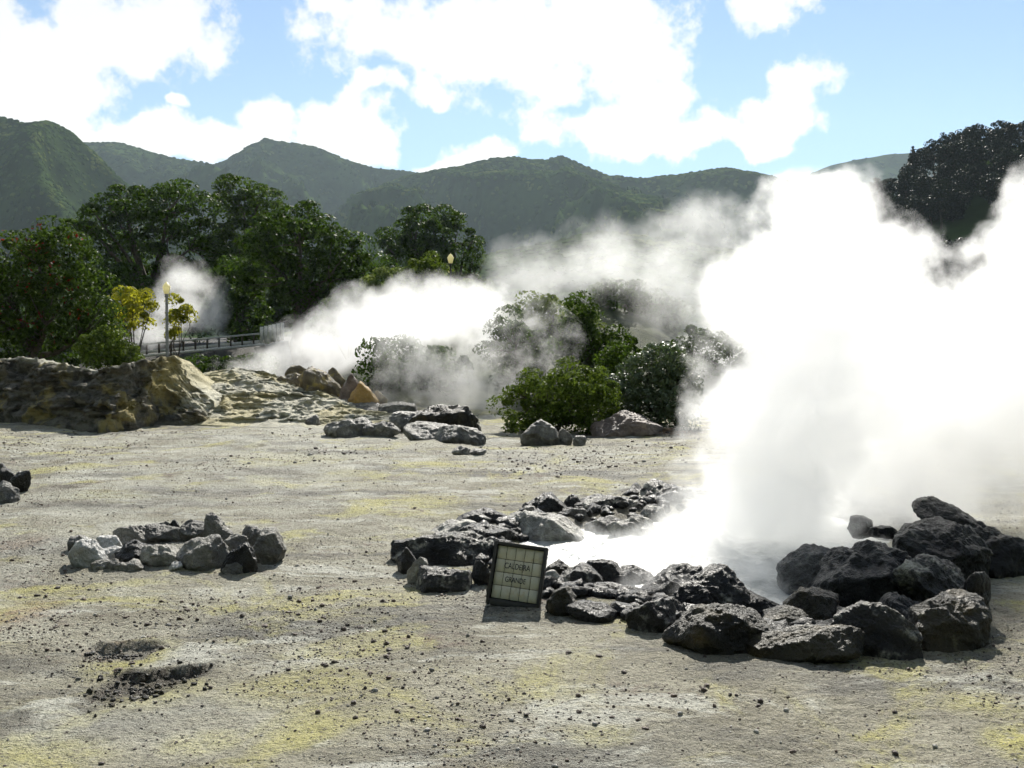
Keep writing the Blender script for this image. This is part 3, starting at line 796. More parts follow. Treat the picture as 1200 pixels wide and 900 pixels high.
# front rim, from the end beside the sign to the dark heap
ROCKS = [
    (470, 574, 622, 670, 'basalt_crust_sunlit', 'big rugged boulder with bright top behind the sign', 10.1, .75, GF, 0),
    (467, 488, 637, 672, 'basalt', 'dark narrow rock at the outer tip of the rim beyond the sign', None, 1.2, GF, 0),
    (480, 500, 650, 684, 'sinter_rock', 'pale triangular slab leaning on the rugged boulder left of the sign', None, .5, GF, 12),
    (492, 546, 662, 695, 'basalt_crust_sunlit', 'low angular block on the ground beside the sign', None, .8, GF, -6),
    (540, 594, 596, 615, 'basalt', 'dark slab with bright flat top, highest rock above the sign', 12.6, .7, GF, 0),
    (497, 556, 611, 634, 'sinter_rock', 'flat pale tilted slab behind the rugged boulder', 11.8, .7, GF, -10),
    (536, 597, 612, 634, 'basalt', 'knobbly dark rock under the highest slab above the sign', 11.6, .7, GF, 0),
    (556, 600, 628, 660, 'basalt_crust_sunlit', 'rock half hidden behind the upper corner of the sign', 10.4, .8, GF, 0),
    (556, 575, 652, 690, 'basalt', 'small broken rock wedged against the edge of the sign', 9.2, .9, GF, 0),
    (640, 675, 656, 678, 'basalt_mossy', 'brownish rock above the corner of the sign beside the water', 9.7, .8, GF, 0),
    (637, 657, 666, 690, 'sinter_rock', 'small pale stone touching the side of the sign', 9.2, .8, GF, 0),
    (654, 700, 663, 694, 'basalt_crust_sunlit', 'ridged rock with bright edge slanting up from the sign', 9.4, .8, GF, -14),
    (688, 726, 654, 682, 'basalt', 'pointed dark rock rising highest in the low rim by the water', 9.9, .8, GF, 0),
    (716, 760, 665, 688, 'basalt', 'dark lumpy rock between the pointed rock and the flat topped boulder', 9.8, .8, GF, 0),
    (692, 760, 682, 706, 'basalt', 'long thin dark slab lying along the front rim', 9.1, .6, GF, 4),
    (670, 704, 686, 703, 'sinter_rock', 'small pale flat block in the front rim', 8.95, .8, GF, 6),
    (644, 674, 686, 724, 'basalt_mossy', 'dark reddish rock at the foot of the rim beside the sign', None, .9, GF, 0),
    (668, 722, 706, 731, 'basalt', 'low jagged rock at the foot of the front rim', None, .8, GF, 5),
    (720, 756, 698, 722, 'basalt_crust_sunlit', 'small rock with a bright crest next to the pale rounded boulder', 8.8, .8, GF, 0),
    (756, 822, 663, 708, 'basalt', 'dark boulder with overhanging flat top by the water', 9.1, .8, GF, 0),
    (739, 790, 698, 745, 'basalt_crust_sunlit', 'pale rounded boulder standing forward of the front rim', None, .8, GF, -10),
    (788, 866, 675, 725, 'basalt_crust_sunlit', 'big slanting boulder with a rough sunlit face in the front rim', 8.45, .8, GF, -12),
    (790, 906, 706, 768, 'basalt_mossy', 'large square cut block with a greenish brown flat front', None, .6, GF, 4),
    (850, 914, 692, 728, 'basalt', 'dark smooth ridge of rock against the grey water', 8.5, .7, GF, 10),
    (898, 948, 713, 746, 'basalt_mossy', 'small yellowish stone sitting on the long low block', 7.9, .8, GF, 0),
    (924, 984, 692, 745, 'basalt_mossy', 'peaked brown rock beside the small yellowish stone', 8.2, .8, GF, 8),
    (883, 1004, 737, 778, 'basalt_mossy', 'long low grey block lying along the foot of the front rim', None, .45, GF, 0),
    (980, 1073, 707, 771, 'basalt_crust_sunlit', 'slab with smooth pale sloping top between long block and dark heap', None, .7, GF, 20),
    (1066, 1146, 699, 762, 'basalt_mossy', 'rounded knobbly boulder at the foot of the dark heap', None, .8, GH, 0),
    (1030, 1074, 695, 745, 'basalt', 'dark rock wedged between the pale topped slab and the knobbly boulder', 7.95, .9, GH, 0),
    (1046, 1140, 654, 706, 'basalt_crust_sunlit', 'boulder with grey sunlit sloping back in the dark heap', 8.3, .8, GH, 14),
    (964, 1074, 634, 715, 'basalt', 'massive black boulder facing the water in the dark heap', 8.6, .8, GH, 0),
    (1056, 1146, 614, 676, 'basalt', 'big black boulder in the upper part of the dark heap', 9.1, .9, GH, 10),
    (1080, 1146, 592, 622, 'basalt', 'topmost rugged rock crowning the dark heap', 9.8, .9, GH, 6),
    (1106, 1178, 612, 648, 'basalt', 'shaggy rock at the outer shoulder of the dark heap', 9.6, .9, GH, 14),
    (1138, 1194, 620, 678, 'basalt', 'outermost dark boulder on the ground at the end of the heap', None, .9, GH, 12),
    (1126, 1158, 662, 734, 'basalt', 'narrow dark rock at the outer foot of the heap above the knobbly boulder', None, .9, GH, 0),
    (1022, 1048, 615, 630, 'basalt', 'small dark stone in the steam beside the heap', 10.6, .9, GH, 0),
    (996, 1022, 602, 625, 'basalt', 'lone rounded stone standing in steam above the water', 11.2, .9, GH, 0),
    (918, 1016, 640, 690, 'grey_rock', 'low apron of grey gravelly rock sloping into the water', 9.3, .7, GH, -14),
    # back rim
    (618, 664, 580, 607, 'basalt', 'dark rock with a white patch at the near end of the back rim', 13.6, .8, GB, 0),
    (612, 626, 592, 602, 'sinter_rock', 'little pale stone outside the back rim', None, .9, GB, 0),
    (658, 683, 578, 604, 'basalt', 'upright dark rock in the back rim', 13.9, .8, GB, 0),
    (678, 752, 579, 613, 'basalt_crust_sunlit', 'broad rough boulder with pale crust in the back rim', 13.6, .7, GB, 8),
    (726, 756, 569, 593, 'basalt', 'black rounded rock behind the broad crusted boulder', 14.8, .8, GB, 0),
    (746, 812, 564, 601, 'basalt_crust_sunlit', 'tall craggy boulder where the back rim enters the steam', 14.4, .8, GB, 0),
    (662, 686, 594, 610, 'grey_rock', 'small grey rock below the upright dark rock', 13.2, .8, GB, 0),
    (592, 690, 602, 640, 'sinter_rock', 'whitish crusted rock apron sloping into the pool below the back rim', 12.0, .6, GB, 10),
    (688, 730, 606, 630, 'grey_rock', 'grey rock at the waterline below the broad crusted boulder', 12.6, .7, GB, 0),
    (718, 764, 607, 633, 'sinter_rock', 'pale crusted rock standing in the water below the back rim', 12.3, .7, GB, 0),
    (752, 780, 594, 614, 'sinter_rock', 'small pale rock under the tall craggy boulder', 13.4, .8, GB, 0),
    (806, 862, 566, 592, 'basalt_crust_sunlit', 'steam covered rock next to the tall craggy boulder', 14.8, .8, GB, 0),
    (866, 930, 568, 590, 'basalt', 'dark rock deep in the steam on the back rim', 15.0, .8, GB, 0),
    (936, 1000, 572, 596, 'basalt', 'rock deep in the steam on the back rim near the dark heap', 14.4, .8, GB, 0),
    # small ring of stones
    (83, 108, 627, 649, 'ring_stone', 'outermost grey stone behind the white stones of the small ring', None, .9, GL, 0),
    (88, 126, 630, 664, 'white_rock', 'big white leaning stone at the end of the small ring', None, .7, GL, 18),
    (112, 140, 627, 648, 'white_rock', 'white stone behind the big white leaning stone', 10.8, .8, GL, -8),
    (110, 142, 642, 660, 'white_rock', 'smooth whitish stone resting in front of the white pair', 10.35, .8, GL, 0),
    (109, 127, 656, 668, 'ring_stone', 'small grey stone under the smooth whitish stone', None, .9, GL, 0),
    (125, 140, 654, 668, 'ring_stone', 'small grey stone, second from the white stones along the ring front', None, .9, GL, 0),
    (137, 150, 658, 669, 'ring_stone', 'tiny grey stone, third from the white stones along the ring front', None, .9, GL, 0),
    (148, 167, 657, 669, 'ring_stone', 'small rounded grey stone below the flat topped brown stone', None, .9, GL, 0),
    (139, 178, 636, 662, 'basalt_crust_sunlit', 'flat topped brown stone in the front of the small ring', 10.2, .9, GL, 6),
    (170, 212, 637, 664, 'ring_stone', 'dark rounded boulder in the middle of the small ring front', None, .8, GL, 0),
    (198, 212, 658, 669, 'white_rock', 'little pale stone below the dark rounded boulder', None, .9, GL, 0),
    (215, 262, 632, 668, 'ring_stone', 'square grey block in the front of the small ring', None, .8, GL, 0),
    (138, 172, 615, 639, 'ring_stone', 'dark stone starting the back row of the small ring', None, .8, GL, 0),
    (166, 214, 616, 637, 'ring_stone', 'long smooth grey stone in the back row of the small ring', None, .6, GL, 0),
    (188, 202, 611, 623, 'basalt', 'small dark stone on top of the long smooth stone', 11.45, .9, GL, 0),
    (201, 213, 609, 626, 'basalt', 'second small dark stone on top of the long smooth stone', 11.45, .9, GL, 0),
    (210, 243, 612, 635, 'ring_stone', 'grey stone between the long smooth stone and the tall upright stone', None, .8, GL, 0),
    (239, 273, 599, 641, 'ring_stone', 'tall upright stone in the back row of the small ring', None, .7, GL, 0),
    (264, 292, 626, 650, 'ring_stone', 'grey stone behind the dark angular slab', None, .8, GL, 0),
    (262, 300, 636, 672, 'basalt', 'dark angular slab standing in the small ring', None, .5, GL, 0),
    (262, 286, 655, 673, 'ring_stone', 'small grey stone lying before the dark angular slab', None, .8, GL, 0),
    (286, 312, 617, 640, 'ring_stone', 'stone behind the round boulder ending the small ring', None, .8, GL, 0),
    (297, 331, 620, 662, 'ring_stone', 'big round boulder ending the small ring', None, .9, GL, 0),
    # edge of the frame
    (-6, 17, 544, 566, 'basalt', 'dark boulder standing at the edge of the picture', None, .8, None, 0),
    (12, 34, 549, 577, 'basalt', 'dark leaning slab beside the boulder at the edge of the picture', None, .7, None, 14),
    (-14, 24, 567, 590, 'grey_rock', 'grey rock before the dark slab at the edge of the picture', None, .8, None, 0),
    # jagged sulphur rocks on the hummock
    (321, 360, 442, 462, 'sulphur_rock', 'low yellowish rock starting the jagged outcrop on the hummock', 34.6, .8, 'jagged outcrop on the hummock', 0),
    (334, 364, 433, 452, 'sulphur_rock', 'brown pointed rock behind the low yellowish rock of the outcrop', 35.6, .8, 'jagged outcrop on the hummock', 0),
    (353, 399, 434, 468, 'sulphur_rock', 'largest yellow flanked rock of the jagged outcrop', 33.8, .8, 'jagged outcrop on the hummock', 6),
    (384, 402, 436, 452, 'sulphur_rock', 'small brown rock peeping over the jagged outcrop', 35.2, .8, 'jagged outcrop on the hummock', 0),
    (397, 425, 442, 477, 'red_rock', 'grey brown rock beside the orange stone of the outcrop', 33.4, .8, 'jagged outcrop on the hummock', 8),
    (412, 441, 453, 478, 'orange_rock', 'bright orange stone at the end of the jagged outcrop', 32.8, .8, 'jagged outcrop on the hummock', 0),
    (433, 451, 462, 477, 'sulphur_rock', 'dark tail rock just past the bright orange stone', 33.4, .8, 'jagged outcrop on the hummock', 8),
    # dark rocks on the flat
    (402, 447, 475, 490, 'ring_stone', 'low dark rock below the bright orange stone', None, .8, 'dark rocks on the crusty flat', 0),
    (450, 486, 474, 490, 'ring_stone', 'low dark rock between the orange stone and the big dark lump', None, .8, 'dark rocks on the crusty flat', 0),
    (388, 440, 493, 514, 'ring_stone', 'broad dark rock lying nearest the mound on the crusty flat', None, .7, 'dark rocks on the crusty flat', 0),
    (430, 464, 496, 515, 'ring_stone', 'dark rock adjoining the broad dark rock on the crusty flat', None, .8, 'dark rocks on the crusty flat', 0),
    (462, 512, 484, 507, 'ring_stone', 'grey green rock leaning on the big dark lump', None, .7, 'dark rocks on the crusty flat', 0),
    (489, 553, 477, 508, 'basalt_mossy', 'big dark lump with blackish top on the crusty flat', 25.6, .7, 'dark rocks on the crusty flat', 6),
    (480, 530, 501, 520, 'ring_stone', 'low grey rock before the big dark lump', None, .8, 'dark rocks on the crusty flat', 0),
    (518, 562, 500, 522, 'ring_stone', 'rock at the foot of the big dark lump towards the shrubs', None, .8, 'dark rocks on the crusty flat', 8),
    (532, 549, 524, 535, 'ring_stone', 'small isolated rock before the big dark lump', None, .9, 'dark rocks on the crusty flat', 0),
    (552, 568, 527, 536, 'ring_stone', 'smaller isolated rock next to it on the flat below the shrubs', None, .9, 'dark rocks on the crusty flat', 0),
    (360, 373, 489, 500, 'ring_stone', 'small dark stone on the crusty hummock slope', None, .9, 'dark rocks on the crusty flat', 0),
    (611, 657, 493, 522, 'ring_stone', 'grey split rock at the foot of the bright green shrub', None, .7, None, 0),
    (653, 671, 501, 521, 'ring_stone', 'narrow grey rock leaning on the split rock by the shrub', None, .8, None, 0),
    (672, 687, 510, 522, 'ring_stone', 'small grey stone past the split rock by the shrub', None, .9, None, 0),
    (690, 776, 484, 513, 'red_rock', 'long low reddish rock under the glossy shrub', None, .7, None, 0),
]
for (x0, x1, yt, yb, mt, lb, d, dp, gr, tl) in ROCKS:
    big = (x1 - x0) > 30
    if gr == 'jagged outcrop on the hummock':
        x0, x1, yt, yb = x0 - 3, x1 + 3, yt - 5, yb + 2
    if gr in (GF, GH, GL, GB):
        e = (x1 - x0) * (.13 if gr == GH else .11)
        x0, x1, yt = x0 - e, x1 + e, yt + (yb - yt) * (.05 if gr in (GH, GF) else .02)
    if gr == 'dark rocks on the crusty flat':
        e = (x1 - x0) * .16
        x0, x1, yt = x0 - e, x1 + e, yt - (yb - yt) * .12
    rock(x0, x1, yt, yb, mt, lb, d, dp, gr, tl, sub=6 if (x1 - x0) > 84 else (5 if big else 4))

# rubble lying between the rim rocks, too small to pick out
def scatter_stones(name, pts, sizes, mat, label, seed, base=1):
    rng = np.random.default_rng(seed)
    D, T = ico(base)
    n = len(pts)
    jit = rng.uniform(.65, 1.15, (n, len(D), 1))
    sc = rng.uniform(.6, 1.3, (n, 1, 3)); sc[..., 2] *= .75
    a = rng.uniform(0, 6.283, n)
    P = D[None] * jit * sc * np.asarray(sizes)[:, None, None]
    ca, sa = np.cos(a)[:, None], np.sin(a)[:, None]
    P = np.stack([P[..., 0] * ca - P[..., 1] * sa, P[..., 0] * sa + P[..., 1] * ca, P[..., 2]], -1) + np.asarray(pts)[:, None, :]
    Fc = (T[None] + (np.arange(n) * len(D))[:, None, None]).reshape(-1, 3)
    o = mesh_obj(name, P.reshape(-1, 3), Fc, MATS[mat], None, False)
    return tag(o, label, 'rubble', None, 'stuff')

rng = np.random.default_rng(5)
nrub = 620
k = rng.integers(0, len(POOL), nrub); tt = rng.uniform(0, 1, nrub)
pp = POOL[k] * (1 - tt)[:, None] + POOL[(k + 1) % len(POOL)] * tt[:, None]
pp = pp + rng.normal(0, .22, (nrub, 2))
sz = rng.uniform(.03, .12, nrub)
scatter_stones('rim_rubble', np.column_stack([pp, ground_z(pp[:, 0], pp[:, 1]) + sz * .35]), sz, 'basalt', 'small broken stones filling the gaps in the pool rim', 6, 2)

def gravel():
    rng = np.random.default_rng(12)
    n = 56000
    y = np.exp(rng.uniform(math.log(4.2), math.log(27), n)); x = rng.uniform(-.62, .62, n) * y
    dens = sstep(-.15, .5, fbm(x * .55, y * .55, 0, 4, 88)) + .12
    dens = dens + 1.0 * spot(x, y, [(280, 470, 670, 760, .8), (-30, 110, 690, 760, .9), (100, 330, 690, 740, .8), (0, 200, 640, 700, .6), (560, 760, 530, 560, .8)], .9)
    keep = (rng.uniform(0, 1, n) < dens * .8) & (pool_sd(x, y) < -.3)
    x, y = x[keep], y[keep]
    s = .0048 + .008 * rng.uniform(0, 1, len(x)) ** 2 + (rng.uniform(0, 1, len(x)) > .975) * rng.uniform(.006, .022, len(x))
    s = s * (.55 + .06 * y)
    z = ground_z(x, y)
    half = rng.uniform(0, 1, len(x)) < .72
    P = np.column_stack([x, y, z + s * .25])
    scatter_stones('dark_gravel', P[half], s[half], 'clod_brown', 'dark crumbs and clods strewn over the fumarole ground', 13, 1)
    scatter_stones('pale_gravel', P[~half], s[~half], 'sinter_rock', 'pale crumbs strewn over the fumarole ground', 14, 1)
    zones = [(280, 470, 670, 760), (-30, 110, 690, 760), (100, 330, 690, 740), (0, 120, 640, 690), (330, 560, 740, 790), (560, 760, 530, 560), (640, 900, 780, 860)]
    qs = []
    for (x0, x1, y0, y1) in zones:
        m = 55
        px = rng.normal((x0 + x1) / 2, (x1 - x0) / 4, m); py = rng.normal((y0 + y1) / 2, (y1 - y0) / 4, m)
        qs += [gnd(a, b)[:2] for a, b in zip(px, py)]
    qs = np.array(qs)
    qs = qs[pool_sd(qs[:, 0], qs[:, 1]) < -.4]
    sz = rng.uniform(.35, 1.0, len(qs)) ** 2.5 * .024 * (.5 + .07 * qs[:, 1])
    scatter_stones('brown_clods', np.column_stack([qs, ground_z(qs[:, 0], qs[:, 1]) + sz * .2]), sz, 'clod_brown', 'reddish brown clods gathered in patches on the fumarole ground', 16, 2)
    # crumbling lips of the two little vents
    n = 300
    a = [gnd(165, 803), gnd(138, 763)]
    w = rng.uniform(0, 1, n) < .75
    c = np.where(w[:, None], a[0][None, :2], a[1][None, :2])
    q = c + rng.normal(0, 1, (n, 2)) * np.where(w[:, None], [.19, .20], [.14, .06])
    sz = .006 + .020 * rng.uniform(0, 1, n) ** 2
    scatter_stones('vent_crumbs', np.column_stack([q, ground_z(q[:, 0], q[:, 1]) + sz * .3]), sz, 'basalt_mossy', 'dark crumbling clods in the little vents near the camera', 15, 1)
gravel()

# ------------------------------------------------------------------ water of the pool
def pool_water():
    n = 230
    lo, hi = POOL.min(0) - .6, POOL.max(0) + .6
    X, Y = np.meshgrid(np.linspace(lo[0], hi[0], n), np.linspace(lo[1], hi[1], n), indexing='ij')
    sd = pool_sd(X, Y)
    boil = np.exp(-(((X - 2.4) / 1.5) ** 2 + ((Y - 11.2) / 1.6) ** 2))
    Z = -.13 + (.018 + .10 * boil) * fbm(X * 3.4, Y * 3.4, 0, 4, 8, .6) + .02 * boil
    idx = np.arange(n * n).reshape(n, n)
    q = np.stack([idx[:-1, :-1], idx[1:, :-1], idx[1:, 1:], idx[:-1, 1:]], -1).reshape(-1, 4)
    keep = (sd.ravel()[q].max(1) > -.12)
    o = mesh_obj('pool_water', np.stack([X.ravel(), Y.ravel(), Z.ravel()], -1), q[keep], MATS['hot_water'], None, True)
    tag(o, kind='structure')
pool_water()

# ------------------------------------------------------------------ the tiled sign
def build_sign():
    b = gnd(600, 712)
    root = empty('tiled_sign', (b[0], b[1], 0.0), 'dark framed sign of pale glazed tiles leaning on the pool rim', 'sign')
    root.rotation_euler = (R(-17), R(5.5), R(-12))
    sc_ = b[1] / F * 1.07
    W, Hh, Dp = 58 * sc_ * 1.04, 70 * sc_, .085
    bx = MB()
    t = .027
    # shallow tray: back plate and four frame bars
    bx.box((0, Dp * .75, Hh / 2), (W - .004, Dp * .5, Hh - .004))
    for sx in (-1, 1):
        bx.box((sx * (W / 2 - t / 2), Dp / 2 - .012, Hh / 2), (t, Dp, Hh))
    bx.box((0, Dp / 2 - .012, Hh - t / 2), (W - 2 * t - .002, Dp - .002, t))
    bx.box((0, Dp / 2 - .012, t / 2 + .012), (W - 2 * t - .002, Dp - .002, t + .024))
    bo = bx.build('frame_box', MATS['sign_box'], root)
    bv = bo.modifiers.new('bevel', 'BEVEL'); bv.width = .004; bv.segments = 2
    iw, ih, z0 = W - 2 * t - .008, Hh - 2 * t - .036, t + .032
    tw, th = iw / 5, ih / 4
    tile = MB().box((0, 0, 0), (tw - .004, .012, th - .004))
    first = None
    for i in range(5):
        for j in range(4):
            if first is None:
                o = first = tile.build('tile', MATS['glazed_tile'], root)
                bv = o.modifiers.new('bevel', 'BEVEL'); bv.width = .002; bv.segments = 1
            else:
                o = first.copy(); COL.objects.link(o); o.parent = root
            o.location = (-iw / 2 + (i + .5) * tw, Dp * .5 - .012, z0 + (j + .5) * th)
    for txt, zc, size in (('CALDEIRA', z0 + 2.52 * th, .076), ('GRANDE', z0 + 1.5 * th, .07)):
        cu = bpy.data.curves.new('lettering', 'FONT')
        cu.body = txt; cu.size = size; cu.align_x = 'CENTER'; cu.align_y = 'CENTER'; cu.extrude = .0008; cu.offset = .0
        cu.space_character = .98
        cu.materials.append(MATS['sign_ink'])
        tmp = bpy.data.objects.new('lettering', cu)
        me = bpy.data.meshes.new_from_object(tmp)
        bpy.data.objects.remove(tmp)
        o = bpy.data.objects.new('lettering', me); COL.objects.link(o); o.parent = root
        o.location = (-.01, Dp * .5 - .012 - .0085, zc)
        o.rotation_euler = (math.pi / 2, 0, 0)
        o.scale = (.66, .92, 1)
        o['label'] = 'dark letters reading ' + txt
build_sign()

# ------------------------------------------------------------------ foliage
def leaf_quads(C, Nn, L, Wd, rng):
    n = len(C)
    Nn = Nn / np.linalg.norm(Nn, axis=1)[:, None]
    ref = rng.normal(size=(n, 3))
    T = np.cross(Nn, ref); T /= np.linalg.norm(T, axis=1)[:, None] + 1e-9
    B = np.cross(Nn, T)
    L = L[:, None]; Wd = Wd[:, None]
    V = np.stack([C - T * L, C - B * Wd + Nn * Wd * .25, C + T * L, C + B * Wd + Nn * Wd * .25], 1).reshape(-1, 3)
    return V, np.arange(4 * n).reshape(n, 4)

def clump_leaves(cl, per, leaf, rng, up=.35, flat=.75, jit=.55):
    """cl: (n,4) centres and radii; leaves sit on the upper shells of the clumps"""
    n = len(cl)
    c = np.repeat(cl, per, 0)
    D = rng.normal(size=(n * per, 3)); D[:, 2] = D[:, 2] + up * np.abs(rng.normal(size=n * per))
    D /= np.linalg.norm(D, axis=1)[:, None]
    rad = c[:, 3] * (1 - .5 * rng.uniform(0, 1, n * per) ** 3)
    P = c[:, :3] + D * rad[:, None] * np.array([1, 1, flat])
    Nn = D + jit * rng.normal(size=D.shape)
    s = leaf * rng.uniform(.65, 1.35, n * per)
    return leaf_quads(P, Nn, s, s * rng.uniform(.4, .6, n * per), rng)

def lobe_clumps(lobes, n, cr, rng, shell=.5, low=-.6, sep=.92):
    vol = np.array([l[3] * l[4] * l[5] for l in lobes]) ** .67
    out = []
    k = rng.choice(len(lobes), n * 3, p=vol / vol.sum())
    for i in k:
        l = lobes[i]
        D = rng.normal(size=3); D /= np.linalg.norm(D)
        if D[2] < low:
            continue
        r = shell + (1 - shell) * rng.uniform(0, 1) ** .6
        r = r * (1 + .16 * float(vnoise(np.array([D[0] * 2.3 + i * 5.1]), np.array([D[1] * 2.3]), np.array([D[2] * 2.3]), 7)[0]))
        rr = cr * rng.uniform(.6, 1.25)
        if rng.uniform() < .10:
            r *= rng.uniform(1.08, 1.22); rr *= .5
        p = np.array(l[:3]) + D * np.array(l[3:6]) * r
        if all((p[0] - q[0]) ** 2 + (p[1] - q[1]) ** 2 + (p[2] - q[2]) ** 2 > (sep * cr) ** 2 for q in out):
            out.append((*p, rr))
        if len(out) >= n:
            break
    return np.array(out)

def branch_mesh(base, cl, rng, trunk_r, fork=.3, nlimb=6, stems=1, sides=6):
    mb = MB()
    base = np.asarray(base, float)
    zmax = cl[:, 2].max(); H = max(zmax - base[2], .5)
    cen = cl[:, :3].mean(0)
    limbs = []
    fk = base + np.array([(cen[0] - base[0]) * .3, (cen[1] - base[1]) * .3, H * fork])
    mid = (base + fk) / 2 + rng.normal(0, .03 * H, 3) * np.array([1, 1, 0])
    mb.tube([base - np.array([0, 0, .4]), base + (mid - base) * .3, mid, fk], [trunk_r * 1.35, trunk_r, trunk_r * .9, trunk_r * .8], 8)
    order = rng.permutation(len(cl))[:nlimb]
    for i in order:
        tgt = cl[i, :3]
        a = fk
        m1 = a + (tgt - a) * .4 + np.array([0, 0, .10 * H]) * rng.uniform(.2, 1) + rng.normal(0, .03 * H, 3)
        m2 = a + (tgt - a) * .75 + np.array([0, 0, .05 * H]) + rng.normal(0, .02 * H, 3)
        pts = [a, m1, m2, tgt]
        mb.tube(pts, [trunk_r * .55, trunk_r * .36, trunk_r * .2, trunk_r * .08], sides)
        limbs += [m1, (m1 + m2) / 2, m2]
    limbs = np.array(limbs)
    for i in range(len(cl)):
        d = np.linalg.norm(limbs - cl[i, :3] + np.array([0, 0, .3 * H * .2]), axis=1)
        a = limbs[np.argmin(d)]
        t_ = cl[i, :3]
        m = (a + t_) / 2 + rng.normal(0, .015 * H, 3)
        mb.tube([a, m, t_], [trunk_r * .15, trunk_r * .1, trunk_r * .04], 4)
    return mb

def px_lobes(spec, d):
    out = []
    for q in spec:
        x0, x1, y0, y1 = q[:4]
        dd = d + (q[4] if len(q) > 4 else 0)
        c = at((x0 + x1) / 2, (y0 + y1) / 2, dd)
        rx, rz = (x1 - x0) / 2 / F * dd, (y1 - y0) / 2 / F * dd
        out.append((c[0], c[1], c[2], rx, min(rx, rz * 1.6) * .9, rz))
    return out

def tree(name, label, cat, d, lobes, base_px, nclump, cr, per, leaf, mat, seed, trunk_r=.25, group=None, fork=.3, nlimb=7, shell=.5, low=-.6, up=.35, flat=.75, extra=None, bark='bark', shrub=False):
    rng = np.random.default_rng(seed)
    lb = px_lobes(lobes, d)
    bx = at(base_px, 400, d)[0]
    bz = float(ground_z(np.array([bx]), np.array([float(d)]))[0])
    base = np.array([bx, d, bz])
    root = empty(name, tuple(base), label, cat, group)
    cl = lobe_clumps(lb, nclump, cr, rng, shell, low)
    mb = branch_mesh(base, cl, rng, trunk_r, fork, nlimb)
    mb.v = [tuple(np.array(v) - base) for v in mb.v]
    mb.build('stem' if shrub else 'trunk', MATS[bark], root, True)
    V, Q = clump_leaves(cl, int(per * 2.0), leaf * .78, rng, up + .45, flat)
    mesh_obj('foliage' if shrub else 'crown', V - base, Q, MATS[mat], root)
    if extra:
        nm, m2, nc, lf, pr = extra
        front = cl[cl[:, 1] < np.median(cl[:, 1])]
        sel = front[rng.permutation(len(front))[:nc]].copy()
        sel[:, 2] += .4 * cr; sel[:, 1] -= .55 * cr; sel[:, 3] = cr * .55
        V, Q = clump_leaves(sel, pr, lf, rng, .1, .8)
        mesh_obj(nm, V - base, Q, MATS[m2], root)
    return root

GT = 'tall trees behind the footbridge'
tree('flowering_tree', 'broad dark green tree with scattered red blossoms behind the clay mound', 'tree', 44,
     [(-70, 60, 300, 440), (-20, 75, 275, 400), (30, 112, 268, 340), (40, 130, 310, 430), (70, 138, 345, 432)], 40, 190, .75, 95, .12, 'leaf_mid', 1, .3, None, .25,
     extra=('blossoms', 'blossom_red', 34, .09, 9))
tree('laurel_shrub', 'low light green shrub at the foot of the red flowering tree', 'shrub', 41,
     [(95, 150, 388, 436), (125, 165, 405, 436)], 130, 50, .36, 80, .09, 'leaf_bright', 2, .06, None, .2, shrub=True, low=-.9)
tree('spreading_tree', 'tall spreading tree with tufted crown left of the lamp steam', 'tree', 78,
     [(85, 150, 238, 285), (120, 200, 222, 300), (105, 190, 270, 360), (165, 250, 218, 300), (175, 255, 265, 350)], 175, 120, 1.35, 120, .20, 'leaf_dark', 3, .42, GT, .34, nlimb=9, shell=.6, up=.6, flat=.6)
tree('crowned_tree', 'slender tall tree with the highest crown, beside the tiered conifer', 'tree', 84,
     [(248, 300, 210, 270), (262, 330, 222, 290), (238, 300, 260, 330), (270, 330, 280, 350)], 280, 85, 1.25, 120, .20, 'leaf_mid', 4, .36, GT, .36, nlimb=8, shell=.6, up=.6, flat=.6)
tree('round_tree', 'dense round dark tree with visible branches over the footbridge end', 'tree', 64,
     [(290, 395, 246, 340), (345, 442, 268, 360), (280, 350, 275, 370), (330, 430, 300, 392), (380, 446, 300, 372)], 345, 175, 1.15, 120, .17, 'leaf_dark', 5, .45, GT, .2, nlimb=12, shell=.68, low=-.35, up=.45, flat=.65)
tree('domed_tree', 'tall dark tree with domed crown left of the far lamp post', 'tree', 92,
     [(446, 505, 262, 330), (462, 520, 243, 310), (480, 528, 258, 330)], 490, 90, 1.2, 120, .20, 'leaf_dark', 6, .35, GT, .3, shell=.55, up=.5)
tree('tiered_tree', 'tiered tree with separate leafy tufts right of the far lamp post', 'tree', 96,
     [(508, 545, 244, 285), (530, 560, 264, 315), (520, 562, 290, 345), (545, 575, 315, 350)], 535, 46, 1.15, 110, .20, 'leaf_mid', 7, .3, GT, .35, shell=.5, up=.6, flat=.6)
tree('understory_tree', 'dark leafy tree filling the space below the tall spreading tree', 'tree', 72,
     [(100, 175, 315, 400), (150, 220, 335, 400), (205, 275, 325, 400)], 170, 90, 1.1, 85, .19, 'leaf_dark', 8, .25, GT, .2, low=-.8)
tree('shade_tree', 'dark leafy tree between the small steam cloud and the round tree', 'tree', 70,
     [(250, 310, 300, 370), (255, 315, 345, 410)], 280, 70, 1.0, 90, .18, 'leaf_dark', 9, .25, GT, .2, low=-.8)
tree('undergrowth_shrub', 'dark low shrub under the red flowering tree', 'shrub', 48,
     [(-40, 50, 385, 432), (30, 110, 395, 434)], 30, 70, .6, 70, .12, 'leaf_dark', 24, .08, None, .15, shrub=True, low=-.95)
tree('undergrowth_shrub', 'dark low shrub below the footbridge railing', 'shrub', 51,
     [(215, 270, 420, 442), (250, 325, 418, 442)], 265, 40, .55, 70, .11, 'leaf_dark', 25, .08, None, .15, shrub=True, low=-.95)
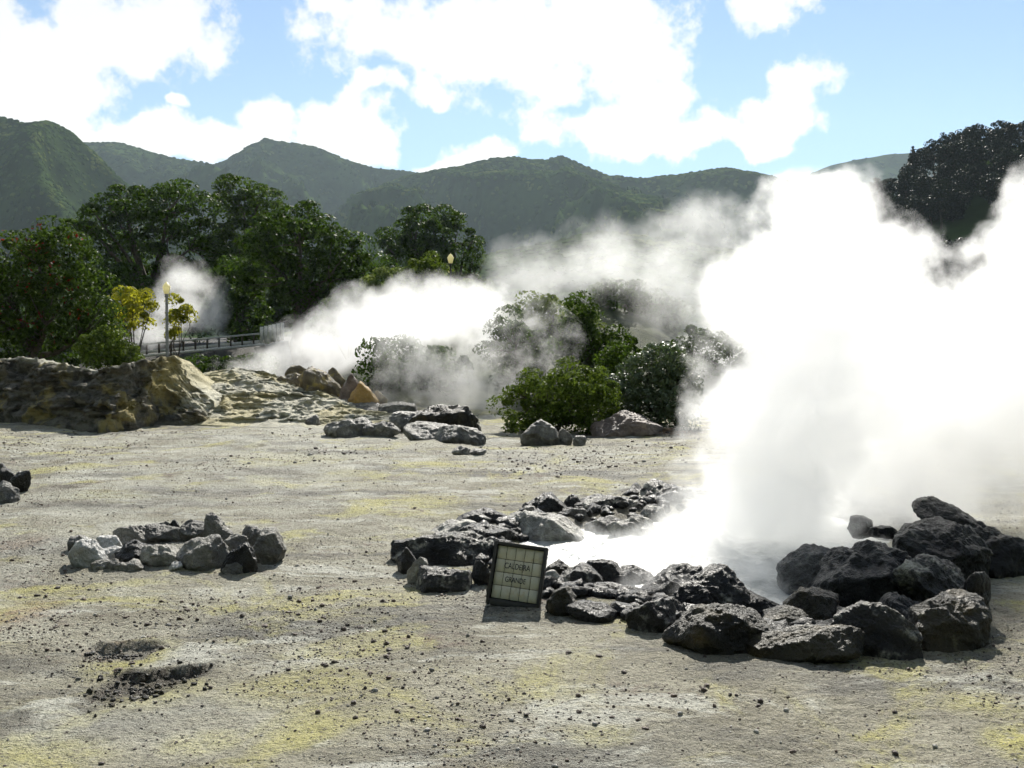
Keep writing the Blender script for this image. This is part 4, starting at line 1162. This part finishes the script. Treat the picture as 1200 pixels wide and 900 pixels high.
tree('golden_shrub', 'yellow leaved shrub beside the near lamp post', 'shrub', 50,
     [(132, 160, 338, 368), (150, 182, 345, 380), (140, 172, 360, 395)], 158, 34, .5, 70, .12, 'leaf_yellow', 10, .08, 'yellow shrubs by the lamp', .2, shrub=True, up=.5)
tree('golden_shrub', 'small yellow tufted shrub just right of the near lamp post', 'shrub', 47,
     [(197, 212, 344, 358), (200, 224, 358, 382), (196, 210, 375, 405)], 203, 22, .36, 60, .11, 'leaf_yellow', 11, .06, 'yellow shrubs by the lamp', .2, shrub=True, up=.5, shell=.3)
tree('pale_shrub', 'feathery pale green shrub between the round tree and the far lamp', 'shrub', 60,
     [(428, 470, 318, 352), (455, 490, 312, 350)], 460, 55, .6, 75, .13, 'leaf_pale', 12, .1, 'pale shrubs on the rise', .15, shrub=True, low=-.9)
tree('pale_shrub', 'taller pale green shrub touching the far lamp post', 'shrub', 56,
     [(472, 520, 303, 345), (500, 535, 325, 352)], 498, 60, .55, 75, .12, 'leaf_bright', 13, .1, 'pale shrubs on the rise', .15, shrub=True, low=-.9)
tree('pale_shrub', 'sprawling light green shrub right of the far lamp post', 'shrub', 55,
     [(535, 562, 332, 352), (552, 580, 338, 356)], 552, 26, .5, 70, .12, 'leaf_bright', 14, .08, 'pale shrubs on the rise', .15, shrub=True, low=-.9)
tree('bank_shrub', 'green shrub under the round tree by the wooden fence', 'shrub', 54,
     [(385, 425, 345, 385), (405, 445, 340, 380), (370, 400, 362, 400)], 408, 55, .55, 75, .12, 'leaf_mid', 15, .08, None, .15, shrub=True, low=-.9)
GS = 'shrubs in the drifting steam'
tree('steam_shrub', 'dark shrub showing through a gap in the white steam', 'shrub', 36,
     [(430, 500, 395, 485), (470, 545, 405, 490)], 490, 75, .6, 85, .11, 'leaf_dark', 16, .12, GS, .15, shrub=True, low=-.9)
tree('steam_shrub', 'tall dark green shrub right of the white steam', 'shrub', 35,
     [(570, 625, 374, 440), (600, 650, 388, 450), (580, 640, 410, 480)], 608, 95, .55, 95, .10, 'leaf_dark', 17, .12, GS, .15, shrub=True, low=-.9)
tree('steam_shrub', 'yellow green shrub on the rise above the tall dark shrub', 'shrub', 41,
     [(600, 660, 352, 400), (640, 700, 362, 410)], 650, 75, .6, 85, .11, 'leaf_pale', 18, .1, GS, .15, shrub=True, low=-.9)
tree('steam_shrub', 'grey green shrub veiled by steam above the near shrubs', 'shrub', 38,
     [(655, 715, 375, 435), (690, 745, 385, 430), (668, 700, 350, 390)], 690, 85, .55, 85, .11, 'leaf_mid', 19, .1, GS, .15, shrub=True, low=-.9)
tree('steam_shrub', 'dark tree top almost lost in grey steam above the glossy shrub', 'shrub', 45,
     [(680, 760, 330, 390), (730, 800, 345, 400)], 735, 75, .75, 80, .14, 'leaf_dark', 20, .15, GS, .2, shrub=True, low=-.9)
tree('steam_shrub', 'dark shrub behind the glossy shrub at the edge of the great steam cloud', 'shrub', 38,
     [(790, 850, 385, 455), (830, 890, 395, 460), (860, 930, 400, 465)], 850, 80, .6, 80, .11, 'leaf_dark', 26, .1, GS, .15, shrub=True, low=-.9)
tree('green_shrub', 'big bright green shrub behind the grey split rock', 'shrub', 26.5,
     [(584, 640, 452, 510), (610, 680, 432, 512), (640, 722, 428, 505), (660, 725, 455, 512)], 655, 190, .34, 95, .062, 'leaf_bright', 21, .1, None, .12, shrub=True, low=-.95, shell=.6)
tree('small_dark_shrub', 'small dark leafy tree between bright green shrub and glossy shrub', 'shrub', 30,
     [(702, 738, 406, 445), (710, 752, 425, 475)], 722, 50, .36, 85, .075, 'leaf_mid', 22, .08, None, .3, shrub=True, low=-.9)
tree('glossy_shrub', 'glossy leaved shrub standing over the reddish rock', 'shrub', 28,
     [(725, 790, 420, 490), (750, 815, 405, 470), (765, 824, 425, 494), (738, 822, 450, 506), (700, 760, 440, 500)], 775, 120, .36, 90, .072, 'leaf_glossy', 23, .1, None, .15, shrub=True, low=-.85, shell=.55)

# ------------------------------------------------------------------ conifers
def conifer_mesh(H, seed, rad, tiers=13, leaf=.45):
    rng = np.random.default_rng(seed)
    C, Nn = [], []
    mb = MB().tube([(0, 0, -.5), (0, 0, H * .5), (0, 0, H)], [H * .022, H * .014, .02], 7)
    for i in range(tiers):
        f = i / (tiers - 1)
        z = H * (.12 + .86 * f)
        r = rad * (1 - f) ** .85 + .12
        nb = int(9 - 4 * f)
        for k in range(nb):
            a = 6.283 * (k + rng.uniform(-.3, .3)) / nb + i
            rr = r * rng.uniform(.75, 1.1)
            e = np.array([math.cos(a) * rr, math.sin(a) * rr, -.18 * rr])
            mb.tube([(0, 0, z), (e[0], e[1], z + e[2])], [.05, .015], 4)
            m = int(10 + 26 * (1 - f))
            s = rng.uniform(.15, 1.05, m)
            p = s[:, None] * e[None] + rng.normal(0, .09 * rr + .05, (m, 3)) + np.array([0, 0, z])
            C.append(p); Nn.append(rng.normal(0, .45, (m, 3)) + np.array([0, 0, 1]))
    C = np.concatenate(C); Nn = np.concatenate(Nn)
    s = leaf * rng.uniform(.6, 1.2, len(C))
    V, Q = leaf_quads(C, Nn, s, s * .35, rng)
    return mb, V, Q

def conifer(name, label, px, py_top, d, rad, mat, seed, group=None, leaf=.45, tiers=13):
    t = at(px, py_top, d)
    bz = float(ground_z(np.array([t[0]]), np.array([float(d)]))[0])
    root = empty(name, (t[0], d, bz), label, 'tree', group)
    mb, V, Q = conifer_mesh(t[2] - bz, seed, rad, tiers, leaf)
    mb.build('trunk', MATS['bark'], root, True)
    mesh_obj('crown', V, Q, MATS[mat], root)
    return root
conifer('island_pine', 'tiered dark conifer peeping out behind the highest crown', 325, 224, 104, 2.6, 'leaf_dark', 31, None, .5, 15)

# ------------------------------------------------------------------ the dark wooded hillside
dsurf, dH = hill('dark_hillside', [(700, 470), (900, 380), (970, 305), (1015, 258), (1045, 232), (1080, 212), (1120, 196), (1160, 183), (1200, 168), (1300, 142), (1600, 140), (2400, 140)],
                 230, 120, 5, 71, None, None, ulim=(.12, 1.1), nx=120, nt=60, gs=40.0)
protos = []
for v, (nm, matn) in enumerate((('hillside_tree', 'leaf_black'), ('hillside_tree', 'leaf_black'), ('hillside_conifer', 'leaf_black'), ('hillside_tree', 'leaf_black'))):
    if nm == 'hillside_conifer':
        mb, V, Q = conifer_mesh(9.5, 60 + v, 2.3, 12, .5)
        tr = mb.build('trunk', MATS['bark'], None, True)
        cr = mesh_obj('crown', V, Q, MATS[matn])
    else:
        rng = np.random.default_rng(80 + v)
        lb = [(0, 0, 5.2, 2.6, 2.6, 2.4), (1.1, .3, 6.6, 1.7, 1.7, 1.6), (-1.2, -.2, 6.0, 1.8, 1.8, 1.7), (0, 0, 3.2, 2.4, 2.4, 1.8)]
        cl = lobe_clumps(lb, 55, .8, rng, .5, -.8)
        mb = branch_mesh((0, 0, 0), cl, rng, .22, .25, 6)
        tr = mb.build('trunk', MATS['bark'], None, True)
        V, Q = clump_leaves(cl, 55, .24, rng, .5, .75)
        cr = mesh_obj('crown', V, Q, MATS[matn])
    protos.append((nm, tr, cr, [False]))
rng = np.random.default_rng(91)
spots = []
for i in range(24):                                   # along the crest
    px = 1006 + i * 10.5 + rng.uniform(-3, 3)
    x = at(px, 300, 230)[0]
    spots.append((x, rng.uniform(-.02, .05), 2 if i in (1, 4, 6) else int(rng.choice([0, 1, 3])), True))
for i in range(150):
    spots.append((at(rng.uniform(985, 1290), 300, 200)[0], rng.uniform(.03, .92), int(rng.choice([0, 1, 3, 0, 1, 3, 2])), False))
for (x, t, v, crest) in spots:
    y, z = dsurf(np.array([x]), np.array([t]))
    nm, tr, cr, used = protos[v]
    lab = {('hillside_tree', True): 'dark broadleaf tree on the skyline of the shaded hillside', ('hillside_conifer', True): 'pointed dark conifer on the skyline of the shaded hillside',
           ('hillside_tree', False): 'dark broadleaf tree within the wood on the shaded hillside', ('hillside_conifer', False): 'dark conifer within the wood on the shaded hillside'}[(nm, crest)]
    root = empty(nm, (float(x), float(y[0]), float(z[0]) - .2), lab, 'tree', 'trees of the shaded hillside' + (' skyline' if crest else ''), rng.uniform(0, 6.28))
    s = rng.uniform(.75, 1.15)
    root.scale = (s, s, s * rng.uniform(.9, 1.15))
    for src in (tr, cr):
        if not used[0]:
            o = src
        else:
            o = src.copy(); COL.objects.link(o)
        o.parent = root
    used[0] = True

# ------------------------------------------------------------------ lamp posts, footbridge railing, fence
def lamp_post(label, px, py_top, d, lw=.34, metal='grey_metal'):
    t = at(px, py_top, d)
    bz = float(ground_z(np.array([t[0]]), np.array([float(d)]))[0])
    H = t[2] - bz
    root = empty('lamp_post', (t[0], d, bz), label, 'street lamp', 'lamp posts')
    lh = lw * 1.5
    MB().lathe((0, 0, 0), [(.001, -.2), (.16, -.2), (.16, .25), (.12, .32), (.12, .7), (.085, .8), (.085, .9)], 12).build('base', MATS[metal], root)
    MB().tube([(0, 0, .85), (0, 0, H - lh - .12)], [.07, .055], 10).build('pole', MATS[metal], root, True)
    MB().lathe((0, 0, H - lh - .14), [(.001, 0), (.075, 0), (.09, .04), (.05, .08), (.10, .13), (.001, .14)], 12).build('collar', MATS[metal], root)
    ln = MB().lathe((0, 0, H - lh), [(.001, .0), (lw * .30, .0), (lw * .5, lh * .55), (lw * .46, lh * .62)], 8).build('lantern', MATS['lantern_glass'], root)
    MB().lathe((0, 0, H - lh), [(lw * .47, lh * .62), (lw * .20, lh * .9), (.02, lh * .94), (.015, lh), (.001, lh)], 8).build('lantern_cap', MATS['lantern_glass'], ln)
    return root
lamp_post('grey lamp post with a pale yellow lantern standing behind the clay mound', 195, 330, 42, .34)
lamp_post('dark lamp post with a glowing pale lantern beside the tall trees', 528, 297, 55, .36, 'black_metal')
lamp_post('far small lamp just below the lantern of the dark lamp post', 527, 312, 84, .36, 'black_metal')

def railing():
    d = 55.0
    A, B, Cc = at(150, 405, d), at(304, 391, d + 3), at(333, 385, d + 4)
    root = empty('footbridge', (A[0], A[1], A[2] - .8), 'pale timber footbridge with a low railing behind the clay mound', 'footbridge')
    o0 = np.array(root.location)
    def bar(nm, p, q, w, h, m):
        v = Vector(q - p)
        mid = (p + q) / 2 - o0
        rot = v.to_track_quat('X', 'Z').to_matrix()
        return MB().box(tuple(mid), (v.length, w, h), rot).build(nm, MATS[m], root)
    up = np.array([0, 0, 1.0])
    bar('top_rail', A, B, .14, .10, 'pale_timber')
    bar('deck', A - up * .62 + np.array([0, .7, 0]), B - up * .62 + np.array([0, .7, 0]), 1.5, .14, 'pale_timber')
    bar('kick_board', A - up * .45, B - up * .45, .05, .16, 'pale_timber')
    n = 11
    post = MB().box((0, 0, 0), (.09, .1, .58))
    first = None
    for i in range(n):
        p = A + (B - A) * (i + .5) / n - up * .34 - o0
        if first is None:
            o = first = post.build('post', MATS['dark_timber'], root)
        else:
            o = first.copy(); COL.objects.link(o); o.parent = root
        o.location = tuple(p)
    n = 6
    for i in range(n):
        p = B + (Cc - B) * (i + .5) / n - o0
        MB().box((p[0], p[1] + .05, p[2] - .15), (.20, .05, 1.05)).build('panel_board', MATS['pale_timber'], root)
    bar('abutment', B - up * 1.5 + np.array([0, .5, 0]), Cc - up * 1.4 + np.array([0, .5, 0]), 1.2, 1.4, 'concrete')
railing()

def wooden_fence():
    d = 56.0
    A, B = at(388, 357, d), at(436, 356, d + 1)
    root = empty('wooden_fence', (A[0], A[1], A[2] - 1.0), 'short dark wooden fence on the bank under the round tree', 'fence')
    o0 = np.array(root.location)
    for k, dz in enumerate((0, -.42, -.8)):
        p, q = A + np.array([0, 0, dz]), B + np.array([0, 0, dz])
        v = Vector(q - p)
        MB().box(tuple((p + q) / 2 - o0), (v.length, .07, .12), v.to_track_quat('X', 'Z').to_matrix()).build('rail', MATS['dark_timber'], root)
    for i in range(4):
        p = A + (B - A) * (i / 3) - o0
        MB().box((p[0], p[1] + .1, p[2] - .55), (.14, .12, 1.4)).build('post', MATS['dark_timber'], root)
wooden_fence()

# ------------------------------------------------------------------ steam
def steam(name, label, blobs, density, seed, wscale, wamp, nscale, erode, soft, step=.35, g=.45):
    """blobs: px, py, half width, half height in pixels, distance, half depth in metres, weight"""
    bl = []
    for (px, py, rx, ry, d, rd, w) in blobs:
        c = at(px, py, d)
        bl.append((c, np.array([rx / F * d, rd, ry / F * d]), w))
    m = bpy.data.materials.new(name); m.use_nodes = True
    m.node_tree.nodes.clear()
    t = NT(m.node_tree)
    out = t.n('ShaderNodeOutputMaterial'); pv = t.n('ShaderNodeVolumePrincipled')
    t.val(out.inputs['Volume'], pv.outputs[0])
    pv.inputs['Color'].default_value = (1, 1, 1, 1)
    pv.inputs['Anisotropy'].default_value = g
    pos = t.vec('ADD', t.n('ShaderNodeNewGeometry').outputs['Position'], (seed * 3.1, 0, 0))
    w = t.vec('SUBTRACT', t.noise(pos, wscale, 1, .5, col=True), (.5, .5, .5))
    ws = t.vec('SCALE', w); ws.node.inputs['Scale'].default_value = wamp
    q = t.vec('ADD', t.n('ShaderNodeNewGeometry').outputs['Position'], ws)
    f = None
    for c, r, wt_ in bl:
        e = t.vec('LENGTH', t.vec('MULTIPLY', t.vec('SUBTRACT', q, tuple(c)), tuple(1 / r)))
        e = t.math('MULTIPLY', t.math('SUBTRACT', 1.0, e), wt_)
        f = e if f is None else t.math('SMOOTH_MAX', f, e, .15)
    f = t.math('MINIMUM', f, t.math('MULTIPLY', f, 3.0))
    n = t.math('MULTIPLY_ADD', t.noise(pos, nscale, 6, .66), erode, -.5 * erode)
    dn = t.ramp(t.math('ADD', f, n), 0.0, soft, 0.0, density)
    t.val(pv.inputs['Density'], dn)
    m.cycles.volume_step_rate = step
    D, T = ico(3)
    pts = np.concatenate([c + D * r * 1.28 for c, r, _ in bl])
    pts = pts[pts[:, 2] > -.4] if True else pts
    bm = bmesh.new()
    for p in pts:
        bm.verts.new(p)
    h = bmesh.ops.convex_hull(bm, input=bm.verts)
    bmesh.ops.delete(bm, geom=[v for v in bm.verts if not v.link_faces], context='VERTS')
    bmesh.ops.recalc_face_normals(bm, faces=bm.faces)
    me = bpy.data.meshes.new(name); bm.to_mesh(me); bm.free()
    me.materials.append(m)
    o = bpy.data.objects.new(name, me); COL.objects.link(o)
    return tag(o, label, 'steam', None, 'stuff')

steam('pool_steam', 'huge dazzling white steam cloud billowing up from the boiling pool', [
    (850, 648, 180, 40, 11.0, 2.2, .8), (900, 615, 150, 45, 12.6, 2.0, 1.1), (900, 570, 95, 90, 11.6, 1.7, 1.5), (945, 470, 130, 130, 12.2, 1.8, 1.6), (960, 345, 135, 125, 12.6, 1.6, 1.6),
    (968, 266, 74, 76, 12.8, 1.0, 1.3), (1090, 460, 150, 130, 12.4, 1.8, 1.6), (1200, 430, 130, 140, 12.6, 1.7, 1.5), (1235, 300, 100, 95, 12.6, 1.2, 1.2), (1060, 560, 160, 75, 12.4, 1.7, 1.1),
    (1140, 345, 75, 45, 13.0, .8, .5), (1320, 450, 130, 160, 12.6, 1.6, 1.2)],
    1.4, 1, .9, 1.15, 2.2, 2.5, .55, .42, .62)
steam('drifting_steam', 'thin grey steam drifting above the shrubs in front of the foothill', [
    (635, 340, 85, 55, 44, 4, .9), (715, 315, 100, 58, 44, 4, 1.2), (795, 320, 95, 85, 43, 4, 1.4), (830, 420, 85, 100, 40, 4, 1.4), (765, 380, 70, 45, 42, 3, .8), (822, 268, 48, 28, 44, 3, .9), (850, 470, 60, 50, 34, 3, .9)],
    .125, 2, .22, 4.8, .8, 3.2, .9, .8, .6)
steam('gully_steam', 'white steam pouring from the gully behind the jagged outcrop', [
    (385, 415, 80, 62, 39, 2.2, 1.2), (445, 380, 95, 56, 38, 2.4, 1.3), (515, 372, 90, 50, 35, 2.2, 1.2), (570, 385, 50, 40, 37, 1.8, .6), (410, 447, 95, 48, 38.6, 1.6, 1.2), (553, 462, 62, 52, 32.5, 1.6, .9), (615, 405, 60, 45, 31.5, 1.4, .14), (335, 440, 80, 28, 39, 1.6, .6), (480, 435, 60, 55, 33.5, 1.5, .45)],
    .36, 3, .28, 3.0, .9, 3.0, .6, .8, .6)
steam('lamp_steam', 'small white steam puff rising behind the near lamp post', [
    (226, 330, 32, 34, 56, 2.5, 1), (212, 365, 42, 32, 56, 2.5, 1), (182, 385, 34, 26, 56, 2.5, .8), (250, 365, 24, 45, 57, 2, .6)],
    .34, 4, .3, 2.4, .8, 2.0, .6, .9, .6)

# ------------------------------------------------------------------ air
hz = MB().box((0, 0, 0), (1, 1, 1)).build('haze', None)
hz.location = (0, 930, 320)
hz.scale = (6400, 4100, 720)
hm = bpy.data.materials.new('haze'); hm.use_nodes = True
hm.node_tree.nodes.clear()
ht = NT(hm.node_tree)
ho = ht.n('ShaderNodeOutputMaterial'); hp = ht.n('ShaderNodeVolumePrincipled')
ht.val(ho.inputs['Volume'], hp.outputs[0])
hp.inputs['Color'].default_value = (.72, .88, 1.0, 1)
hp.inputs['Density'].default_value = .00008
hp.inputs['Anisotropy'].default_value = .3
hz.data.materials.append(hm)
tag(hz, 'faint blue haze in the valley air', 'haze', None, 'stuff')
